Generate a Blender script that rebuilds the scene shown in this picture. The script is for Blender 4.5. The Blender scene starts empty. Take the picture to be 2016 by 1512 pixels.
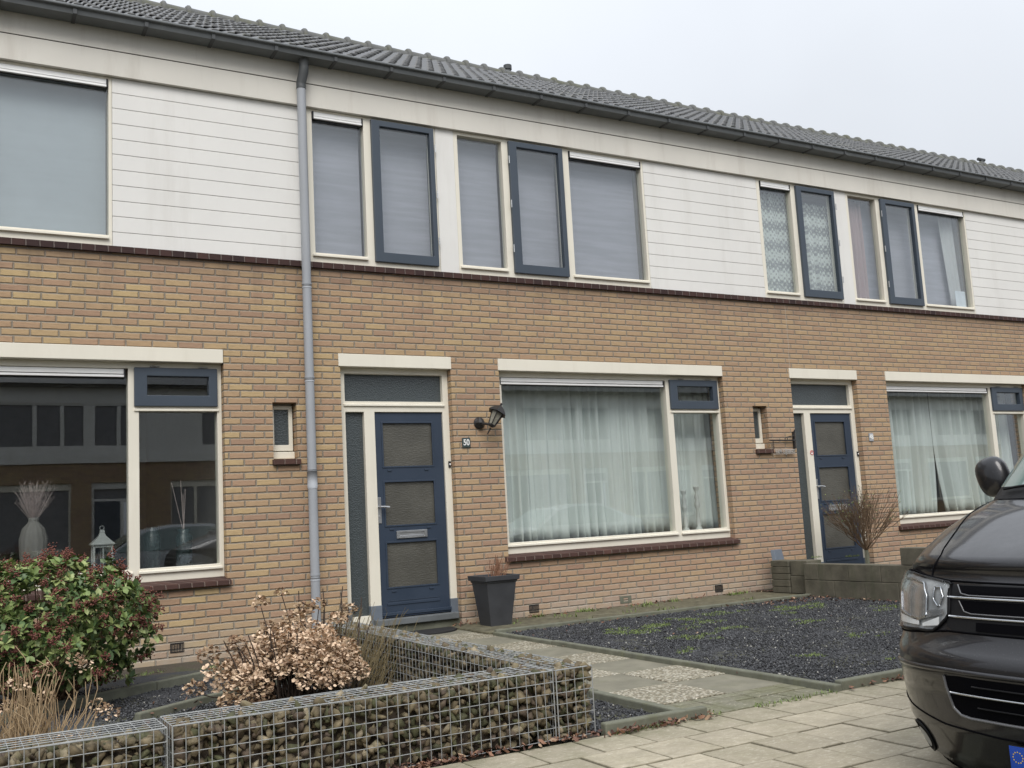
import bpy, bmesh, math, random
import numpy as np
from mathutils import Vector, Matrix, noise as mnoise

S = bpy.context.scene
COL = S.collection
R = math.radians

# ------------------------------------------------------------------ camera
CAM = Vector((-3.3208, -9.1351, 1.0669))
yaw, pitch, roll, FPX = 0.52068, 0.129185, -0.05488, 1978.36
f = Vector((math.sin(yaw)*math.cos(pitch), math.cos(yaw)*math.cos(pitch), math.sin(pitch)))
rt = Vector((math.cos(yaw), -math.sin(yaw), 0))
up = rt.cross(f)
R2 = rt*math.cos(roll)+up*math.sin(roll)
U2 = -rt*math.sin(roll)+up*math.cos(roll)
cd = bpy.data.cameras.new('camera')
cam = bpy.data.objects.new('camera', cd); COL.objects.link(cam)
M3 = Matrix((R2, U2, -f)).transposed()
cam.matrix_world = Matrix.Translation(CAM) @ M3.to_4x4()
cd.sensor_width = 36; cd.lens = FPX*36/2016; cd.clip_start = 0.05; cd.clip_end = 2000
S.camera = cam
S.render.resolution_x = 1024; S.render.resolution_y = 768

# ------------------------------------------------------------------ world, sun, exposure
SUN_EL, SUN_AZ = R(46), R(205)          # azimuth clockwise from +Y (north)
W = bpy.data.worlds.new("World"); S.world = W; W.use_nodes = True
nt = W.node_tree; nt.nodes.clear()
def wn(t, **k):
    n = nt.nodes.new(t)
    for a, b in k.items(): setattr(n, a, b)
    return n
sky = wn('ShaderNodeTexSky', sky_type='NISHITA', sun_disc=False, sun_elevation=SUN_EL, sun_rotation=SUN_AZ,
         air_density=1.0, dust_density=6.0, ozone_density=1.0)
hsv = wn('ShaderNodeHueSaturation'); hsv.inputs['Saturation'].default_value = 0.3
tc = wn('ShaderNodeTexCoord'); sep = wn('ShaderNodeSeparateXYZ')
mr = wn('ShaderNodeMapRange'); mr.inputs[1].default_value = 0.0; mr.inputs[2].default_value = 1.0
mr.inputs[3].default_value = 5.35; mr.inputs[4].default_value = 15.0
nz = wn('ShaderNodeTexNoise'); nz.inputs['Scale'].default_value = 2.2; nz.inputs['Detail'].default_value = 4
cr = wn('ShaderNodeMapRange'); cr.inputs[1].default_value = .3; cr.inputs[2].default_value = .7; cr.inputs[3].default_value = .93; cr.inputs[4].default_value = 1.04
mul = wn('ShaderNodeMath', operation='MULTIPLY')
tint = wn('ShaderNodeVectorMath', operation='SCALE'); tint.inputs[0].default_value = (.925, .975, 1.05)
mix = wn('ShaderNodeMix', data_type='RGBA'); mix.inputs[0].default_value = 0.88
bg = wn('ShaderNodeBackground'); bg.inputs['Strength'].default_value = 0.1
out = wn('ShaderNodeOutputWorld')
L = nt.links.new
L(sky.outputs[0], hsv.inputs['Color']); L(tc.outputs['Generated'], sep.inputs[0]); L(sep.outputs[2], mr.inputs[0])
L(tc.outputs['Generated'], nz.inputs['Vector']); L(nz.outputs[0], cr.inputs[0]); L(mr.outputs[0], mul.inputs[0]); L(cr.outputs[0], mul.inputs[1])
L(mul.outputs[0], tint.inputs['Scale']); L(hsv.outputs[0], mix.inputs[6]); L(tint.outputs[0], mix.inputs[7])
L(mix.outputs[2], bg.inputs[0]); L(bg.outputs[0], out.inputs[0])
sl = bpy.data.lights.new('sun', 'SUN'); sl.energy = 1.9; sl.angle = R(35); sl.color = (1.0, .955, .90)
so = bpy.data.objects.new('sun', sl); COL.objects.link(so)
sd = Vector((math.sin(SUN_AZ)*math.cos(SUN_EL), math.cos(SUN_AZ)*math.cos(SUN_EL), math.sin(SUN_EL)))
so.rotation_euler = sd.to_track_quat('Z', 'Y').to_euler(); so.location = (0, -20, 20)
S.view_settings.view_transform = 'Standard'; S.view_settings.look = 'None'
S.view_settings.exposure = 0.17; S.view_settings.gamma = 1; S.view_settings.use_curve_mapping = False
S.render.engine = 'CYCLES'
S.cycles.max_bounces = 8; S.cycles.transparent_max_bounces = 12; S.cycles.caustics_reflective = False; S.cycles.caustics_refractive = False

# ------------------------------------------------------------------ material helpers
class NT:
    def __init__(s, name):
        s.m = bpy.data.materials.new(name); s.m.use_nodes = True
        s.t = s.m.node_tree; s.t.nodes.clear()
        s.out = s.t.nodes.new('ShaderNodeOutputMaterial')
        s.b = s.t.nodes.new('ShaderNodeBsdfPrincipled'); s.t.links.new(s.b.outputs[0], s.out.inputs[0])
    def n(s, t, **k):
        x = s.t.nodes.new(t)
        for a, b in k.items(): setattr(x, a, b)
        return x
    def l(s, a, b): s.t.links.new(a, b)
    def val(s, x):
        return x
    def math(s, op, a, b=None, c=None):
        x = s.n('ShaderNodeMath', operation=op)
        for i, q in enumerate((a, b, c)):
            if q is None: continue
            if isinstance(q, (int, float)): x.inputs[i].default_value = q
            else: s.l(q, x.inputs[i])
        return x.outputs[0]
    def pos(s):
        return s.n('ShaderNodeNewGeometry').outputs['Position']
    def noise(s, vec, scale, detail=4, rough=.6, dist=0.0):
        x = s.n('ShaderNodeTexNoise'); x.inputs['Scale'].default_value = scale; x.inputs['Detail'].default_value = detail
        x.inputs['Roughness'].default_value = rough; x.inputs['Distortion'].default_value = dist
        if vec is not None: s.l(vec, x.inputs['Vector'])
        return x.outputs[0]
    def scale(s, vec, v):
        x = s.n('ShaderNodeVectorMath', operation='MULTIPLY'); s.l(vec, x.inputs[0]); x.inputs[1].default_value = v
        return x.outputs[0]
    def ramp(s, fac, stops, interp='LINEAR'):
        x = s.n('ShaderNodeValToRGB'); x.color_ramp.interpolation = interp
        e = x.color_ramp.elements
        while len(e) < len(stops): e.new(.5)
        for q, (p, c) in zip(e, stops): q.position = p; q.color = (c[0], c[1], c[2], 1)
        s.l(fac, x.inputs[0]); return x.outputs[0]
    def mix(s, fac, a, b, mode='MIX'):
        x = s.n('ShaderNodeMix', data_type='RGBA', blend_type=mode)
        for i, q in ((0, fac), (6, a), (7, b)):
            if isinstance(q, (int, float)): x.inputs[i].default_value = q
            elif isinstance(q, tuple): x.inputs[i].default_value = (*q, 1)
            else: s.l(q, x.inputs[i])
        return x.outputs[2]
    def mr(s, v, a, b, c, d):
        x = s.n('ShaderNodeMapRange'); s.l(v, x.inputs[0])
        for i, q in enumerate((a, b, c, d)): x.inputs[i+1].default_value = q
        return x.outputs[0]
    def bump(s, h, strength=.3, dist=.01):
        x = s.n('ShaderNodeBump'); x.inputs['Strength'].default_value = strength; x.inputs['Distance'].default_value = dist
        s.l(h, x.inputs['Height']); s.l(x.outputs[0], s.b.inputs['Normal'])
    def col(s, c):
        if isinstance(c, tuple): s.b.inputs['Base Color'].default_value = (*c, 1)
        else: s.l(c, s.b.inputs['Base Color'])
    def rough(s, r):
        if isinstance(r, (int, float)): s.b.inputs['Roughness'].default_value = r
        else: s.l(r, s.b.inputs['Roughness'])

def simple(name, c, rough=.5, metal=0, var=.12, scale=8, bump=0, coat=0, bscale=60, spec=.5, dirt=None):
    t = NT(name); p = t.pos()
    n = t.noise(p, scale, 5)
    v = t.mr(n, .3, .7, 1-var, 1+var)
    x = t.n('ShaderNodeVectorMath', operation='SCALE'); x.inputs[0].default_value = c; t.l(v, x.inputs['Scale'])
    colr = x.outputs[0]
    if dirt:
        dn = t.noise(t.scale(p, (3, 3, .35)), dirt[1], 6, .7)
        colr = t.mix(t.mr(dn, .52, .78, 0, dirt[2]), colr, dirt[0])
    t.col(colr); t.rough(t.mr(n, .3, .7, max(0, rough-.06), min(1, rough+.08)))
    t.b.inputs['Metallic'].default_value = metal; t.b.inputs['Specular IOR Level'].default_value = spec
    if coat: t.b.inputs['Coat Weight'].default_value = coat; t.b.inputs['Coat Roughness'].default_value = .03
    if bump: t.bump(t.noise(p, bscale, 4), bump, .004)
    return t.m

def brick_mat(name, bw=.22, bh=.0625, joint=.0065, z0=2.70, palette=None, mortar=(.320, .280, .225), facade=True, x0=0.05):
    t = NT(name); p = t.pos()
    sp = t.n('ShaderNodeSeparateXYZ'); t.l(p, sp.inputs[0])
    wob = t.noise(p, 9, 3); wob2 = t.noise(t.scale(p, (1.3, 1, 1.7)), 14, 3)
    u = t.math('ADD', t.math('ADD', sp.outputs[0], sp.outputs[1]), t.math('MULTIPLY', t.math('SUBTRACT', wob, .5), .012))
    w = t.math('ADD', sp.outputs[2], t.math('MULTIPLY', t.math('SUBTRACT', wob2, .5), .009))
    r = t.math('DIVIDE', t.math('SUBTRACT', w, z0), bh)
    row = t.math('FLOOR', r); fr = t.math('SUBTRACT', r, row)
    odd = t.math('FLOORED_MODULO', row, 2.0)
    wn_ = t.n('ShaderNodeTexWhiteNoise', noise_dimensions='1D'); t.l(row, wn_.inputs['W'])
    jit = t.math('MULTIPLY', t.math('SUBTRACT', wn_.outputs[0], .5), .16)
    cc = t.math('ADD', t.math('DIVIDE', t.math('SUBTRACT', u, x0), bw), t.math('ADD', t.math('MULTIPLY', odd, .5), jit))
    cid = t.math('FLOOR', cc); fc = t.math('SUBTRACT', cc, cid)
    dv = t.math('MULTIPLY', t.math('MINIMUM', fr, t.math('SUBTRACT', 1, fr)), bh)
    du = t.math('MULTIPLY', t.math('MINIMUM', fc, t.math('SUBTRACT', 1, fc)), bw)
    d = t.math('MINIMUM', dv, du)
    rag = t.math('MULTIPLY', t.math('SUBTRACT', t.noise(p, 55, 3), .5), .006)
    brick = t.mr(t.math('ADD', d, rag), joint-.0022, joint+.0022, 0, 1)
    cmb = t.n('ShaderNodeCombineXYZ'); t.l(cid, cmb.inputs[0]); t.l(row, cmb.inputs[1])
    wn2 = t.n('ShaderNodeTexWhiteNoise', noise_dimensions='3D'); t.l(cmb.outputs[0], wn2.inputs['Vector'])
    big = t.noise(p, .55, 2)
    sel = t.math('ADD', t.math('MULTIPLY', wn2.outputs[0], .78), t.math('MULTIPLY', big, .30))
    if facade:  # the yellow bricks are commoner towards the left of the row
        sel = t.math('ADD', sel, t.mr(sp.outputs[0], -3.0, 5.0, -.10, .06))
    colr = t.ramp(sel, palette)
    if facade:   # calmer, pinker bricks low down and further along the row
        colr = t.mix(t.math('MULTIPLY', t.mr(sp.outputs[0], -2, 5, .10, .55), 1.0), colr, t.mix(t.mr(sp.outputs[2], .5, 2.6, 0, 1), (.438, .294, .205), (.420, .295, .184)))
    # streaky kiln marks inside a brick
    st = t.noise(t.scale(p, (6, 6, 40)), 2.2, 4, .65)
    colr = t.mix(1.0, colr, t.ramp(st, [(.25, (.80, .79, .78)), (.5, (1, 1, 1)), (.75, (1.14, 1.12, 1.08))]), 'MULTIPLY')
    mo = t.mix(t.noise(p, 30, 4), mortar, (mortar[0]*.72, mortar[1]*.70, mortar[2]*.68))
    colr = t.mix(brick, mo, colr)
    if facade:
        # pale salts in the lowest courses, and old grime in broad blotches
        low = t.math('MULTIPLY', t.mr(sp.outputs[2], .0, .32, .75, 0), t.mr(t.noise(p, 5, 5), .3, .65, .25, 1))
        colr = t.mix(low, colr, (.44, .40, .34))
        gr = t.mr(t.noise(t.scale(p, (1, 1, .6)), 1.6, 5), .55, .8, 0, .28)
        colr = t.mix(gr, colr, (.20, .15, .11))
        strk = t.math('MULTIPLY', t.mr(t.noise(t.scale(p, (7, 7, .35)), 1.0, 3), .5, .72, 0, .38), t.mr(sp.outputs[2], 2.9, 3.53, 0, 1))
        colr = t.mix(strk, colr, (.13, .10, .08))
        top_shade_dirt = t.math('MULTIPLY', t.mr(sp.outputs[2], 3.30, 3.52, 0, .55), t.mr(t.noise(p, 3, 4), .25, .6, .5, 1))  # shade under the band, together with dirt, painted into the top courses
        colr = t.mix(top_shade_dirt, colr, (.15, .105, .085))
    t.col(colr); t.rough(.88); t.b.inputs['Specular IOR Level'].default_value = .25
    h = t.math('ADD', t.math('MULTIPLY', t.mr(t.math('ADD', d, rag), joint-.003, joint+.004, 0, 1), 1.0), t.math('MULTIPLY', t.noise(p, 120, 4), .25))
    t.bump(h, .9, .009)
    return t.m

def glass_mat(name, tint=(.95, .975, .97), boost=1.9):
    t = NT(name); t.t.nodes.remove(t.b)
    tr = t.n('ShaderNodeBsdfTransparent'); tr.inputs[0].default_value = (*tint, 1)
    gl = t.n('ShaderNodeBsdfGlossy'); gl.inputs['Roughness'].default_value = 0.0; gl.inputs[0].default_value = (.95, .97, 1, 1)
    fr = t.n('ShaderNodeFresnel'); bf = t.n('ShaderNodeNewGeometry')
    t.l(t.mr(bf.outputs['Backfacing'], 0, 1, 1.52, 1/1.52), fr.inputs[0])
    mx = t.n('ShaderNodeMixShader')
    # very faint pane waviness
    b = t.n('ShaderNodeBump'); b.inputs['Strength'].default_value = .02; b.inputs['Distance'].default_value = .01
    t.l(t.noise(t.pos(), 1.6, 1), b.inputs['Height']); t.l(b.outputs[0], gl.inputs['Normal'])
    t.l(t.math('MINIMUM', t.math('MULTIPLY', fr.outputs[0], boost*1.0), 1.0), mx.inputs[0])
    t.l(tr.outputs[0], mx.inputs[1]); t.l(gl.outputs[0], mx.inputs[2]); t.l(mx.outputs[0], t.out.inputs[0])
    return t.m

M = {}
PAL = [(0.08, (.510, .382, .202)), (0.20, (.455, .328, .184)), (.38, (.432, .303, .180)), (.56, (.405, .275, .172)), (.72, (.402, .264, .174)), (.85, (.350, .228, .158)), (.95, (.300, .188, .136))]
M['brick'] = brick_mat('yellow_brick', palette=PAL)
M['brickdark'] = brick_mat('dark_brick_band', bw=.108, bh=.30, joint=.005, z0=3.43, palette=[(.1, (.048, .030, .028)), (.5, (.070, .038, .034)), (.8, (.04, .026, .026)), (1, (.09, .045, .038))], mortar=(.19, .155, .14), facade=False)
M['sillbrick'] = brick_mat('sill_brick', bw=.108, bh=.5, joint=.0045, z0=.35, palette=[(.1, (.070, .040, .034)), (.5, (.088, .048, .040)), (.8, (.06, .034, .03)), (1, (.115, .06, .05))], mortar=(.26, .20, .17), facade=False)
M['white'] = simple('white_cladding', (.745, .735, .705), .55, var=.035, scale=1.3, dirt=((.50, .47, .42), 1.2, .32))
M['fascia'] = simple('weathered_board', (.66, .635, .575), .6, var=.06, scale=1.1, dirt=((.42, .37, .31), 1.0, .45))
M['cream'] = simple('cream_paint', (.77, .73, .625), .38, var=.03, scale=2, dirt=((.55, .50, .40), 2, .25))
M['doorblue'] = simple('door_paint', (.031, .046, .073), .4, var=.06, scale=2)
M['blue'] = simple('blue_paint', (.050, .066, .088), .38, var=.06, scale=2)
M['greybase'] = simple('grey_plinth_paint', (.14, .165, .20), .5, var=.08)
M['zinc'] = simple('zinc', (.125, .135, .14), .55, .0, .18, 2.5, dirt=((.20, .21, .21), 2.5, .5))
M['zincdark'] = simple('zinc_strap', (.06, .065, .068), .6, 0, .1)
M['pvc'] = simple('grey_pvc', (.335, .352, .378), .6, 0, .05, 2, dirt=((.24, .25, .26), 2.0, .4))
M['alu'] = simple('aluminium', (.88, .88, .87), .35, .0, .04)
M['blackpl'] = simple('black_plastic', (.015, .015, .017), .45)
M['glass'] = glass_mat('window_glass')
M['steel'] = simple('brushed_steel', (.55, .56, .57), .3, .85, .05)
M['black_iron'] = simple('black_iron', (.02, .019, .02), .45, 0, .2, 20)
M['interior'] = simple('interior_wall', (.22, .20, .18), .9, 0, .1)
M['wood_dark'] = simple('interior_floor', (.05, .035, .025), .6)
M['concrete'] = simple('mossy_concrete', (.145, .148, .112), .9, 0, .25, 9, .5, dirt=((.12, .125, .06), 2.5, .8))
M['slabwall'] = simple('weathered_block', (.115, .105, .078), .95, 0, .3, 7, .7, dirt=((.07, .075, .045), 2.2, .9))
M['pot'] = simple('anthracite_pot', (.045, .047, .052), .55, 0, .12, 6)
M['soil'] = simple('soil', (.06, .045, .032), .95, 0, .4, 30, 1, bscale=90)
M['wire'] = simple('galvanised_wire', (.30, .31, .305), .5, .15, .15, 12)
M['rubber'] = simple('rubber', (.018, .018, .019), .7, 0, .3, 30, .6)

def textured_glass(name, c):
    t = NT(name); p = t.pos()
    t.col(t.mix(t.noise(p, 90, 3), tuple(q*.6 for q in c), tuple(q*1.5 for q in c)))
    t.rough(.12); t.b.inputs['Specular IOR Level'].default_value = .6
    v = t.n('ShaderNodeTexVoronoi'); v.inputs['Scale'].default_value = 85; t.l(p, v.inputs['Vector'])
    t.bump(v.outputs[0], .5, .006); return t.m
M['fig_glass'] = textured_glass('figured_glass', (.055, .066, .070))
def ribbed(name, c):
    t = NT(name); p = t.pos()
    t.col(t.mix(t.noise(p, 3, 2), tuple(q*.6 for q in c), tuple(q*1.5 for q in c))); t.rough(.14)
    t.bump(t.noise(t.scale(p, (30, 30, 130)), 1.0, 3), .7, .006); return t.m
M['door_glass'] = ribbed('ribbed_door_glass', (.085, .082, .07))

def fabric(name, c, trans=.35, streak=0, pattern=None):
    t = NT(name); p = t.pos()
    colr = t.mix(t.noise(p, 6, 3), tuple(q*.93 for q in c), tuple(min(1, q*1.05) for q in c))
    if streak: colr = t.mix(t.mr(t.noise(t.scale(p, (.6, .6, 9)), 2.2, 3), .4, .7, 0, streak), colr, tuple(min(1, q*1.35) for q in c))
    t.col(colr); t.rough(.9); t.b.inputs['Specular IOR Level'].default_value = .1
    tl = t.n('ShaderNodeBsdfTranslucent'); t.l(colr, tl.inputs[0])
    mx = t.n('ShaderNodeMixShader'); mx.inputs[0].default_value = trans
    t.l(t.b.outputs[0], mx.inputs[1]); t.l(tl.outputs[0], mx.inputs[2]); last = mx.outputs[0]
    if pattern:
        # lace: holes in small checks
        sp = t.n('ShaderNodeSeparateXYZ'); t.l(p, sp.inputs[0])
        a = t.math('SINE', t.math('MULTIPLY', sp.outputs[0], pattern[0])); b = t.math('SINE', t.math('MULTIPLY', sp.outputs[2], pattern[1]))
        c2 = t.math('SINE', t.math('MULTIPLY', sp.outputs[2], pattern[1]*.31)); 
        k = t.mr(t.math('ADD', t.math('MULTIPLY', a, b), t.math('MULTIPLY', c2, .7)), -.6, .5, .18, pattern[2])
        tr = t.n('ShaderNodeBsdfTransparent'); m2 = t.n('ShaderNodeMixShader'); t.l(k, m2.inputs[0])
        t.l(tr.outputs[0], m2.inputs[1]); t.l(last, m2.inputs[2]); last = m2.outputs[0]
    t.l(last, t.out.inputs[0]); return t.m
M['blind'] = fabric('grey_blind', (.40, .385, .445), .1, .5)
M['blind2'] = fabric('blue_grey_blind', (.51, .535, .575), .1, .1)
M['curtain'] = fabric('sheer_curtain', (.80, .83, .81), .12)
M['lace'] = fabric('lace', (.85, .87, .85), .3, 0, (150, 78, .85))
M['greycurtain'] = fabric('grey_curtain', (.66, .65, .66), .2)
M['redcurtain'] = fabric('red_curtain', (.56, .41, .42), .3)
M['paper'] = simple('paper', (.75, .78, .85), .8)

# ------------------------------------------------------------------ mesh helpers
class MB:
    def __init__(s): s.v = []; s.f = []; s.mi = []; s.cur = 0; s.key = None
    def quad(s, a, b, c, d):
        n = len(s.v); s.v += [tuple(a), tuple(b), tuple(c), tuple(d)]; s.f.append((n, n+1, n+2, n+3)); s.mi.append(s.cur)
    def poly(s, pts):
        n = len(s.v); s.v += [tuple(p) for p in pts]; s.f.append(tuple(range(n, n+len(pts)))); s.mi.append(s.cur)
    def box(s, x0, x1, y0, y1, z0, z1):
        n = len(s.v)
        s.v += [(x0, y0, z0), (x1, y0, z0), (x1, y1, z0), (x0, y1, z0), (x0, y0, z1), (x1, y0, z1), (x1, y1, z1), (x0, y1, z1)]
        for q in ((0, 3, 2, 1), (4, 5, 6, 7), (0, 1, 5, 4), (1, 2, 6, 5), (2, 3, 7, 6), (3, 0, 4, 7)):
            s.f.append(tuple(n+i for i in q)); s.mi.append(s.cur)
        return s
    def grid(s, rows, closed=False):
        n = len(s.v); w = len(rows[0])
        for r in rows: s.v += [tuple(p) for p in r]
        for j in range(len(rows)-1):
            for i in range(w if closed else w-1):
                i2 = (i+1) % w
                s.f.append((n+j*w+i, n+j*w+i2, n+(j+1)*w+i2, n+(j+1)*w+i)); s.mi.append(s.cur)
        return s
    def tube(s, path, rad, k=6, cap=True):
        path = [Vector(p) for p in path]; rows = []
        if not hasattr(rad, '__len__'): rad = [rad]*len(path)
        ref = None
        for i, p in enumerate(path):
            d = (path[min(i+1, len(path)-1)]-path[max(i-1, 0)])
            d = d.normalized() if d.length > 1e-9 else Vector((0, 0, 1))
            if ref is None: ref = Vector((0, 0, 1)) if abs(d.z) < .9 else Vector((1, 0, 0))
            a = d.cross(ref); 
            if a.length < 1e-4: a = d.orthogonal()
            a.normalize(); b = d.cross(a); ref = b.cross(d) if False else ref
            rows.append([p+a*math.cos(2*math.pi*j/k)*rad[i]+b*math.sin(2*math.pi*j/k)*rad[i] for j in range(k)])
        s.grid(rows, True)
        if cap:
            n = len(s.v)-len(path)*k
            s.f.append(tuple(range(n, n+k))); s.mi.append(s.cur)
            m = n+(len(path)-1)*k
            s.f.append(tuple(reversed(range(m, m+k)))); s.mi.append(s.cur)
        return s
    def lathe(s, prof, cx, cy, k=20, z0=0):
        s.grid([[(cx+r*math.cos(2*math.pi*j/k), cy+r*math.sin(2*math.pi*j/k), z0+z) for j in range(k)] for r, z in prof], True); return s
    def plate(s, x0, x1, z0, z1, y0, y1, holes=()):
        """a board in the X-Z plane, front at y0, back at y1, with rectangular holes (xa, xb, za, zb)"""
        xs = sorted({x0, x1, *[min(max(h[i], x0), x1) for h in holes for i in (0, 1)]})
        zs = sorted({z0, z1, *[min(max(h[i], z0), z1) for h in holes for i in (2, 3)]})
        idx = {}
        def V(x, y, z):
            k = (round(x, 5), round(y, 5), round(z, 5))
            if k not in idx: idx[k] = len(s.v); s.v.append((x, y, z))
            return idx[k]
        nx, nz = len(xs)-1, len(zs)-1
        def solid(i, j):
            if i < 0 or j < 0 or i >= nx or j >= nz: return False
            cx, cz = (xs[i]+xs[i+1])/2, (zs[j]+zs[j+1])/2
            return not any(h[0] < cx < h[1] and h[2] < cz < h[3] for h in holes)
        def F(*q): s.f.append(q); s.mi.append(s.cur)
        for i in range(nx):
            for j in range(nz):
                if not solid(i, j): continue
                a, b, c, d = xs[i], xs[i+1], zs[j], zs[j+1]
                F(V(a, y0, c), V(b, y0, c), V(b, y0, d), V(a, y0, d)); F(V(a, y1, c), V(a, y1, d), V(b, y1, d), V(b, y1, c))
                if not solid(i-1, j): F(V(a, y0, c), V(a, y0, d), V(a, y1, d), V(a, y1, c))
                if not solid(i+1, j): F(V(b, y0, c), V(b, y1, c), V(b, y1, d), V(b, y0, d))
                if not solid(i, j-1): F(V(a, y0, c), V(a, y1, c), V(b, y1, c), V(b, y0, c))
                if not solid(i, j+1): F(V(a, y0, d), V(b, y0, d), V(b, y1, d), V(a, y1, d))
        return s
    def build(s, name, mat, parent=None, bevel=0, smooth=False, loc=None):
        me = bpy.data.meshes.new(name); me.from_pydata([tuple(p) for p in s.v], [], s.f); 
        mats = mat if isinstance(mat, (list, tuple)) else [mat]
        for m in mats: me.materials.append(M[m] if isinstance(m, str) else m)
        if len(mats) > 1: me.polygons.foreach_set('material_index', s.mi)
        if smooth: me.polygons.foreach_set('use_smooth', [True]*len(me.polygons))
        me.update()
        o = bpy.data.objects.new(name, me); COL.objects.link(o)
        if parent: o.parent = parent
        if loc: o.location = loc
        if bevel:
            md = o.modifiers.new('bevel', 'BEVEL'); md.width = bevel; md.segments = 2; md.limit_method = 'ANGLE'; md.angle_limit = R(40)
        return o

def tag(o, label=None, cat=None, group=None, kind=None):
    if label: o['label'] = label
    if cat: o['category'] = cat
    if group: o['group'] = group
    if kind: o['kind'] = kind
    return o
def empty(name, loc=(0, 0, 0), rz=0):
    o = bpy.data.objects.new(name, None); COL.objects.link(o); o.location = loc; o.rotation_euler = (0, 0, rz); o.empty_display_size = .2
    return o
def box(name, dims, mat, parent=None, bevel=0): return MB().box(*dims).build(name, mat, parent, bevel)
def np_mesh(name, verts, faces, mat, parent=None, matidx=None, smooth=False):
    """verts (N,3) array, faces (F,k) array"""
    me = bpy.data.meshes.new(name); k = faces.shape[1]
    me.vertices.add(len(verts)); me.vertices.foreach_set('co', verts.astype(np.float32).ravel())
    me.loops.add(faces.size); me.loops.foreach_set('vertex_index', faces.astype(np.int32).ravel())
    me.polygons.add(len(faces)); me.polygons.foreach_set('loop_start', np.arange(0, faces.size, k, dtype=np.int32))
    mats = mat if isinstance(mat, (list, tuple)) else [mat]
    for m in mats: me.materials.append(M[m] if isinstance(m, str) else m)
    if matidx is not None: me.polygons.foreach_set('material_index', matidx.astype(np.int32))
    if smooth: me.polygons.foreach_set('use_smooth', np.ones(len(faces), bool))
    me.update(calc_edges=True); me.validate()
    o = bpy.data.objects.new(name, me); COL.objects.link(o)
    if parent: o.parent = parent
    return o
def text_obj(name, txt, size, mat, parent, loc, rot, depth=.002, align='CENTER', bold=.0, sx=1.0):
    cu = bpy.data.curves.new(name, 'FONT'); cu.body = txt; cu.size = size; cu.extrude = depth; cu.offset = bold
    cu.align_x = align; cu.align_y = 'CENTER'
    tmp = bpy.data.objects.new('tmp', cu); COL.objects.link(tmp)
    dg = bpy.context.evaluated_depsgraph_get(); me = bpy.data.meshes.new_from_object(tmp.evaluated_get(dg))
    bpy.data.objects.remove(tmp); me.name = name; me.materials.clear(); me.materials.append(M[mat] if isinstance(mat, str) else mat)
    o = bpy.data.objects.new(name, me); COL.objects.link(o)
    if parent: o.parent = parent
    o.location = loc; o.rotation_euler = rot; o.scale = (sx, 1, 1)
    return o

# ------------------------------------------------------------------ the terrace
WID = 5.9265
XL, XR = -0.95, -0.95+WID                    # party lines in house coordinates
t = NT('roof_tile'); p = t.pos(); n1 = t.noise(p, 4, 6, .7); n2 = t.noise(p, 45, 4)
c_ = t.ramp(n1, [(.3, (.068, .070, .073)), (.55, (.100, .102, .104)), (.75, (.145, .145, .137))])
c_ = t.mix(t.mr(n2, .62, .75, 0, .55), c_, (.27, .27, .24)); c_ = t.mix(t.mr(t.noise(p, 1.3, 4), .55, .75, 0, .35), c_, (.10, .11, .06))
t.col(c_); t.rough(t.mr(n1, .3, .7, .38, .55)); t.b.inputs['Specular IOR Level'].default_value = .75; t.bump(n2, .15, .003); M['tile'] = t.m
t = NT('ridge_tile'); p = t.pos(); c_ = t.mix(t.mr(t.noise(p, 5, 6, .7), .46, .68, 0, .8), (.135, .138, .135), (.13, .132, .075))
c_ = t.mix(t.mr(t.noise(p, 40, 4), .58, .75, 0, .5), c_, (.28, .27, .22)); t.col(c_); t.rough(.85); t.bump(t.noise(p, 60, 4), .5, .006); M['ridge'] = t.m
M['vandark'] = simple('roof_felt', (.012, .012, .012), .9)

YR, ZR, YE, ZE = 3.60, 7.745, -0.09, 5.662
SL = math.hypot(YR-YE, ZR-ZE); DY, DZ = (YR-YE)/SL, (ZR-ZE)/SL
def roof_mesh():
    rows = 12; g = SL/rows; per = 9; nw = 40
    xs = np.linspace(XL, XR, nw*per+1); ph = (xs-XL)/(WID/nw)*2*math.pi
    cw = np.clip(.5+.5*np.cos(ph+2.2), 0, 1); h = .044*np.clip(cw*2.2-.42, 0, 1)**.75
    V = []; Fc = []; rnd = np.random.RandomState(3)
    for j in range(rows):
        tilej = rnd.normal(0, .0022, nw//2+2); to = tilej[np.clip(((xs-XL)/(WID/nw)/2).astype(int), 0, nw//2)]
        prof = [(j*g-.016, .022, .95), (j*g-.018, .036, 1.0), (j*g+.015, .038, 1.0), ((j+1)*g+.012, .004, .9)]
        base = sum(len(a) for a in V)
        for s, o, k in prof:
            off = o+h*k+to
            V.append(np.stack([xs, YE+DY*s-DZ*off, ZE+DZ*s+DY*off], 1))
        m = len(xs)
        for r in range(3):
            i = np.arange(m-1); a = base+r*m+i
            Fc.append(np.stack([a, a+1, a+m+1, a+m], 1))
    return np.concatenate(V), np.concatenate(Fc)
_roof = roof_mesh()

def gutter_profile():
    p = [(-.022, 5.67), (-.022, 5.59), (-.19, 5.59), (-.203, 5.630)]
    for a in range(200, -120, -30):
        p.append((-.212+.018*math.cos(R(a))*1.0, 5.650+.018*math.sin(R(a))))
    p += [(-.199, 5.632), (-.186, 5.595), (-.027, 5.595), (-.027, 5.67)]
    return p

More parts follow.
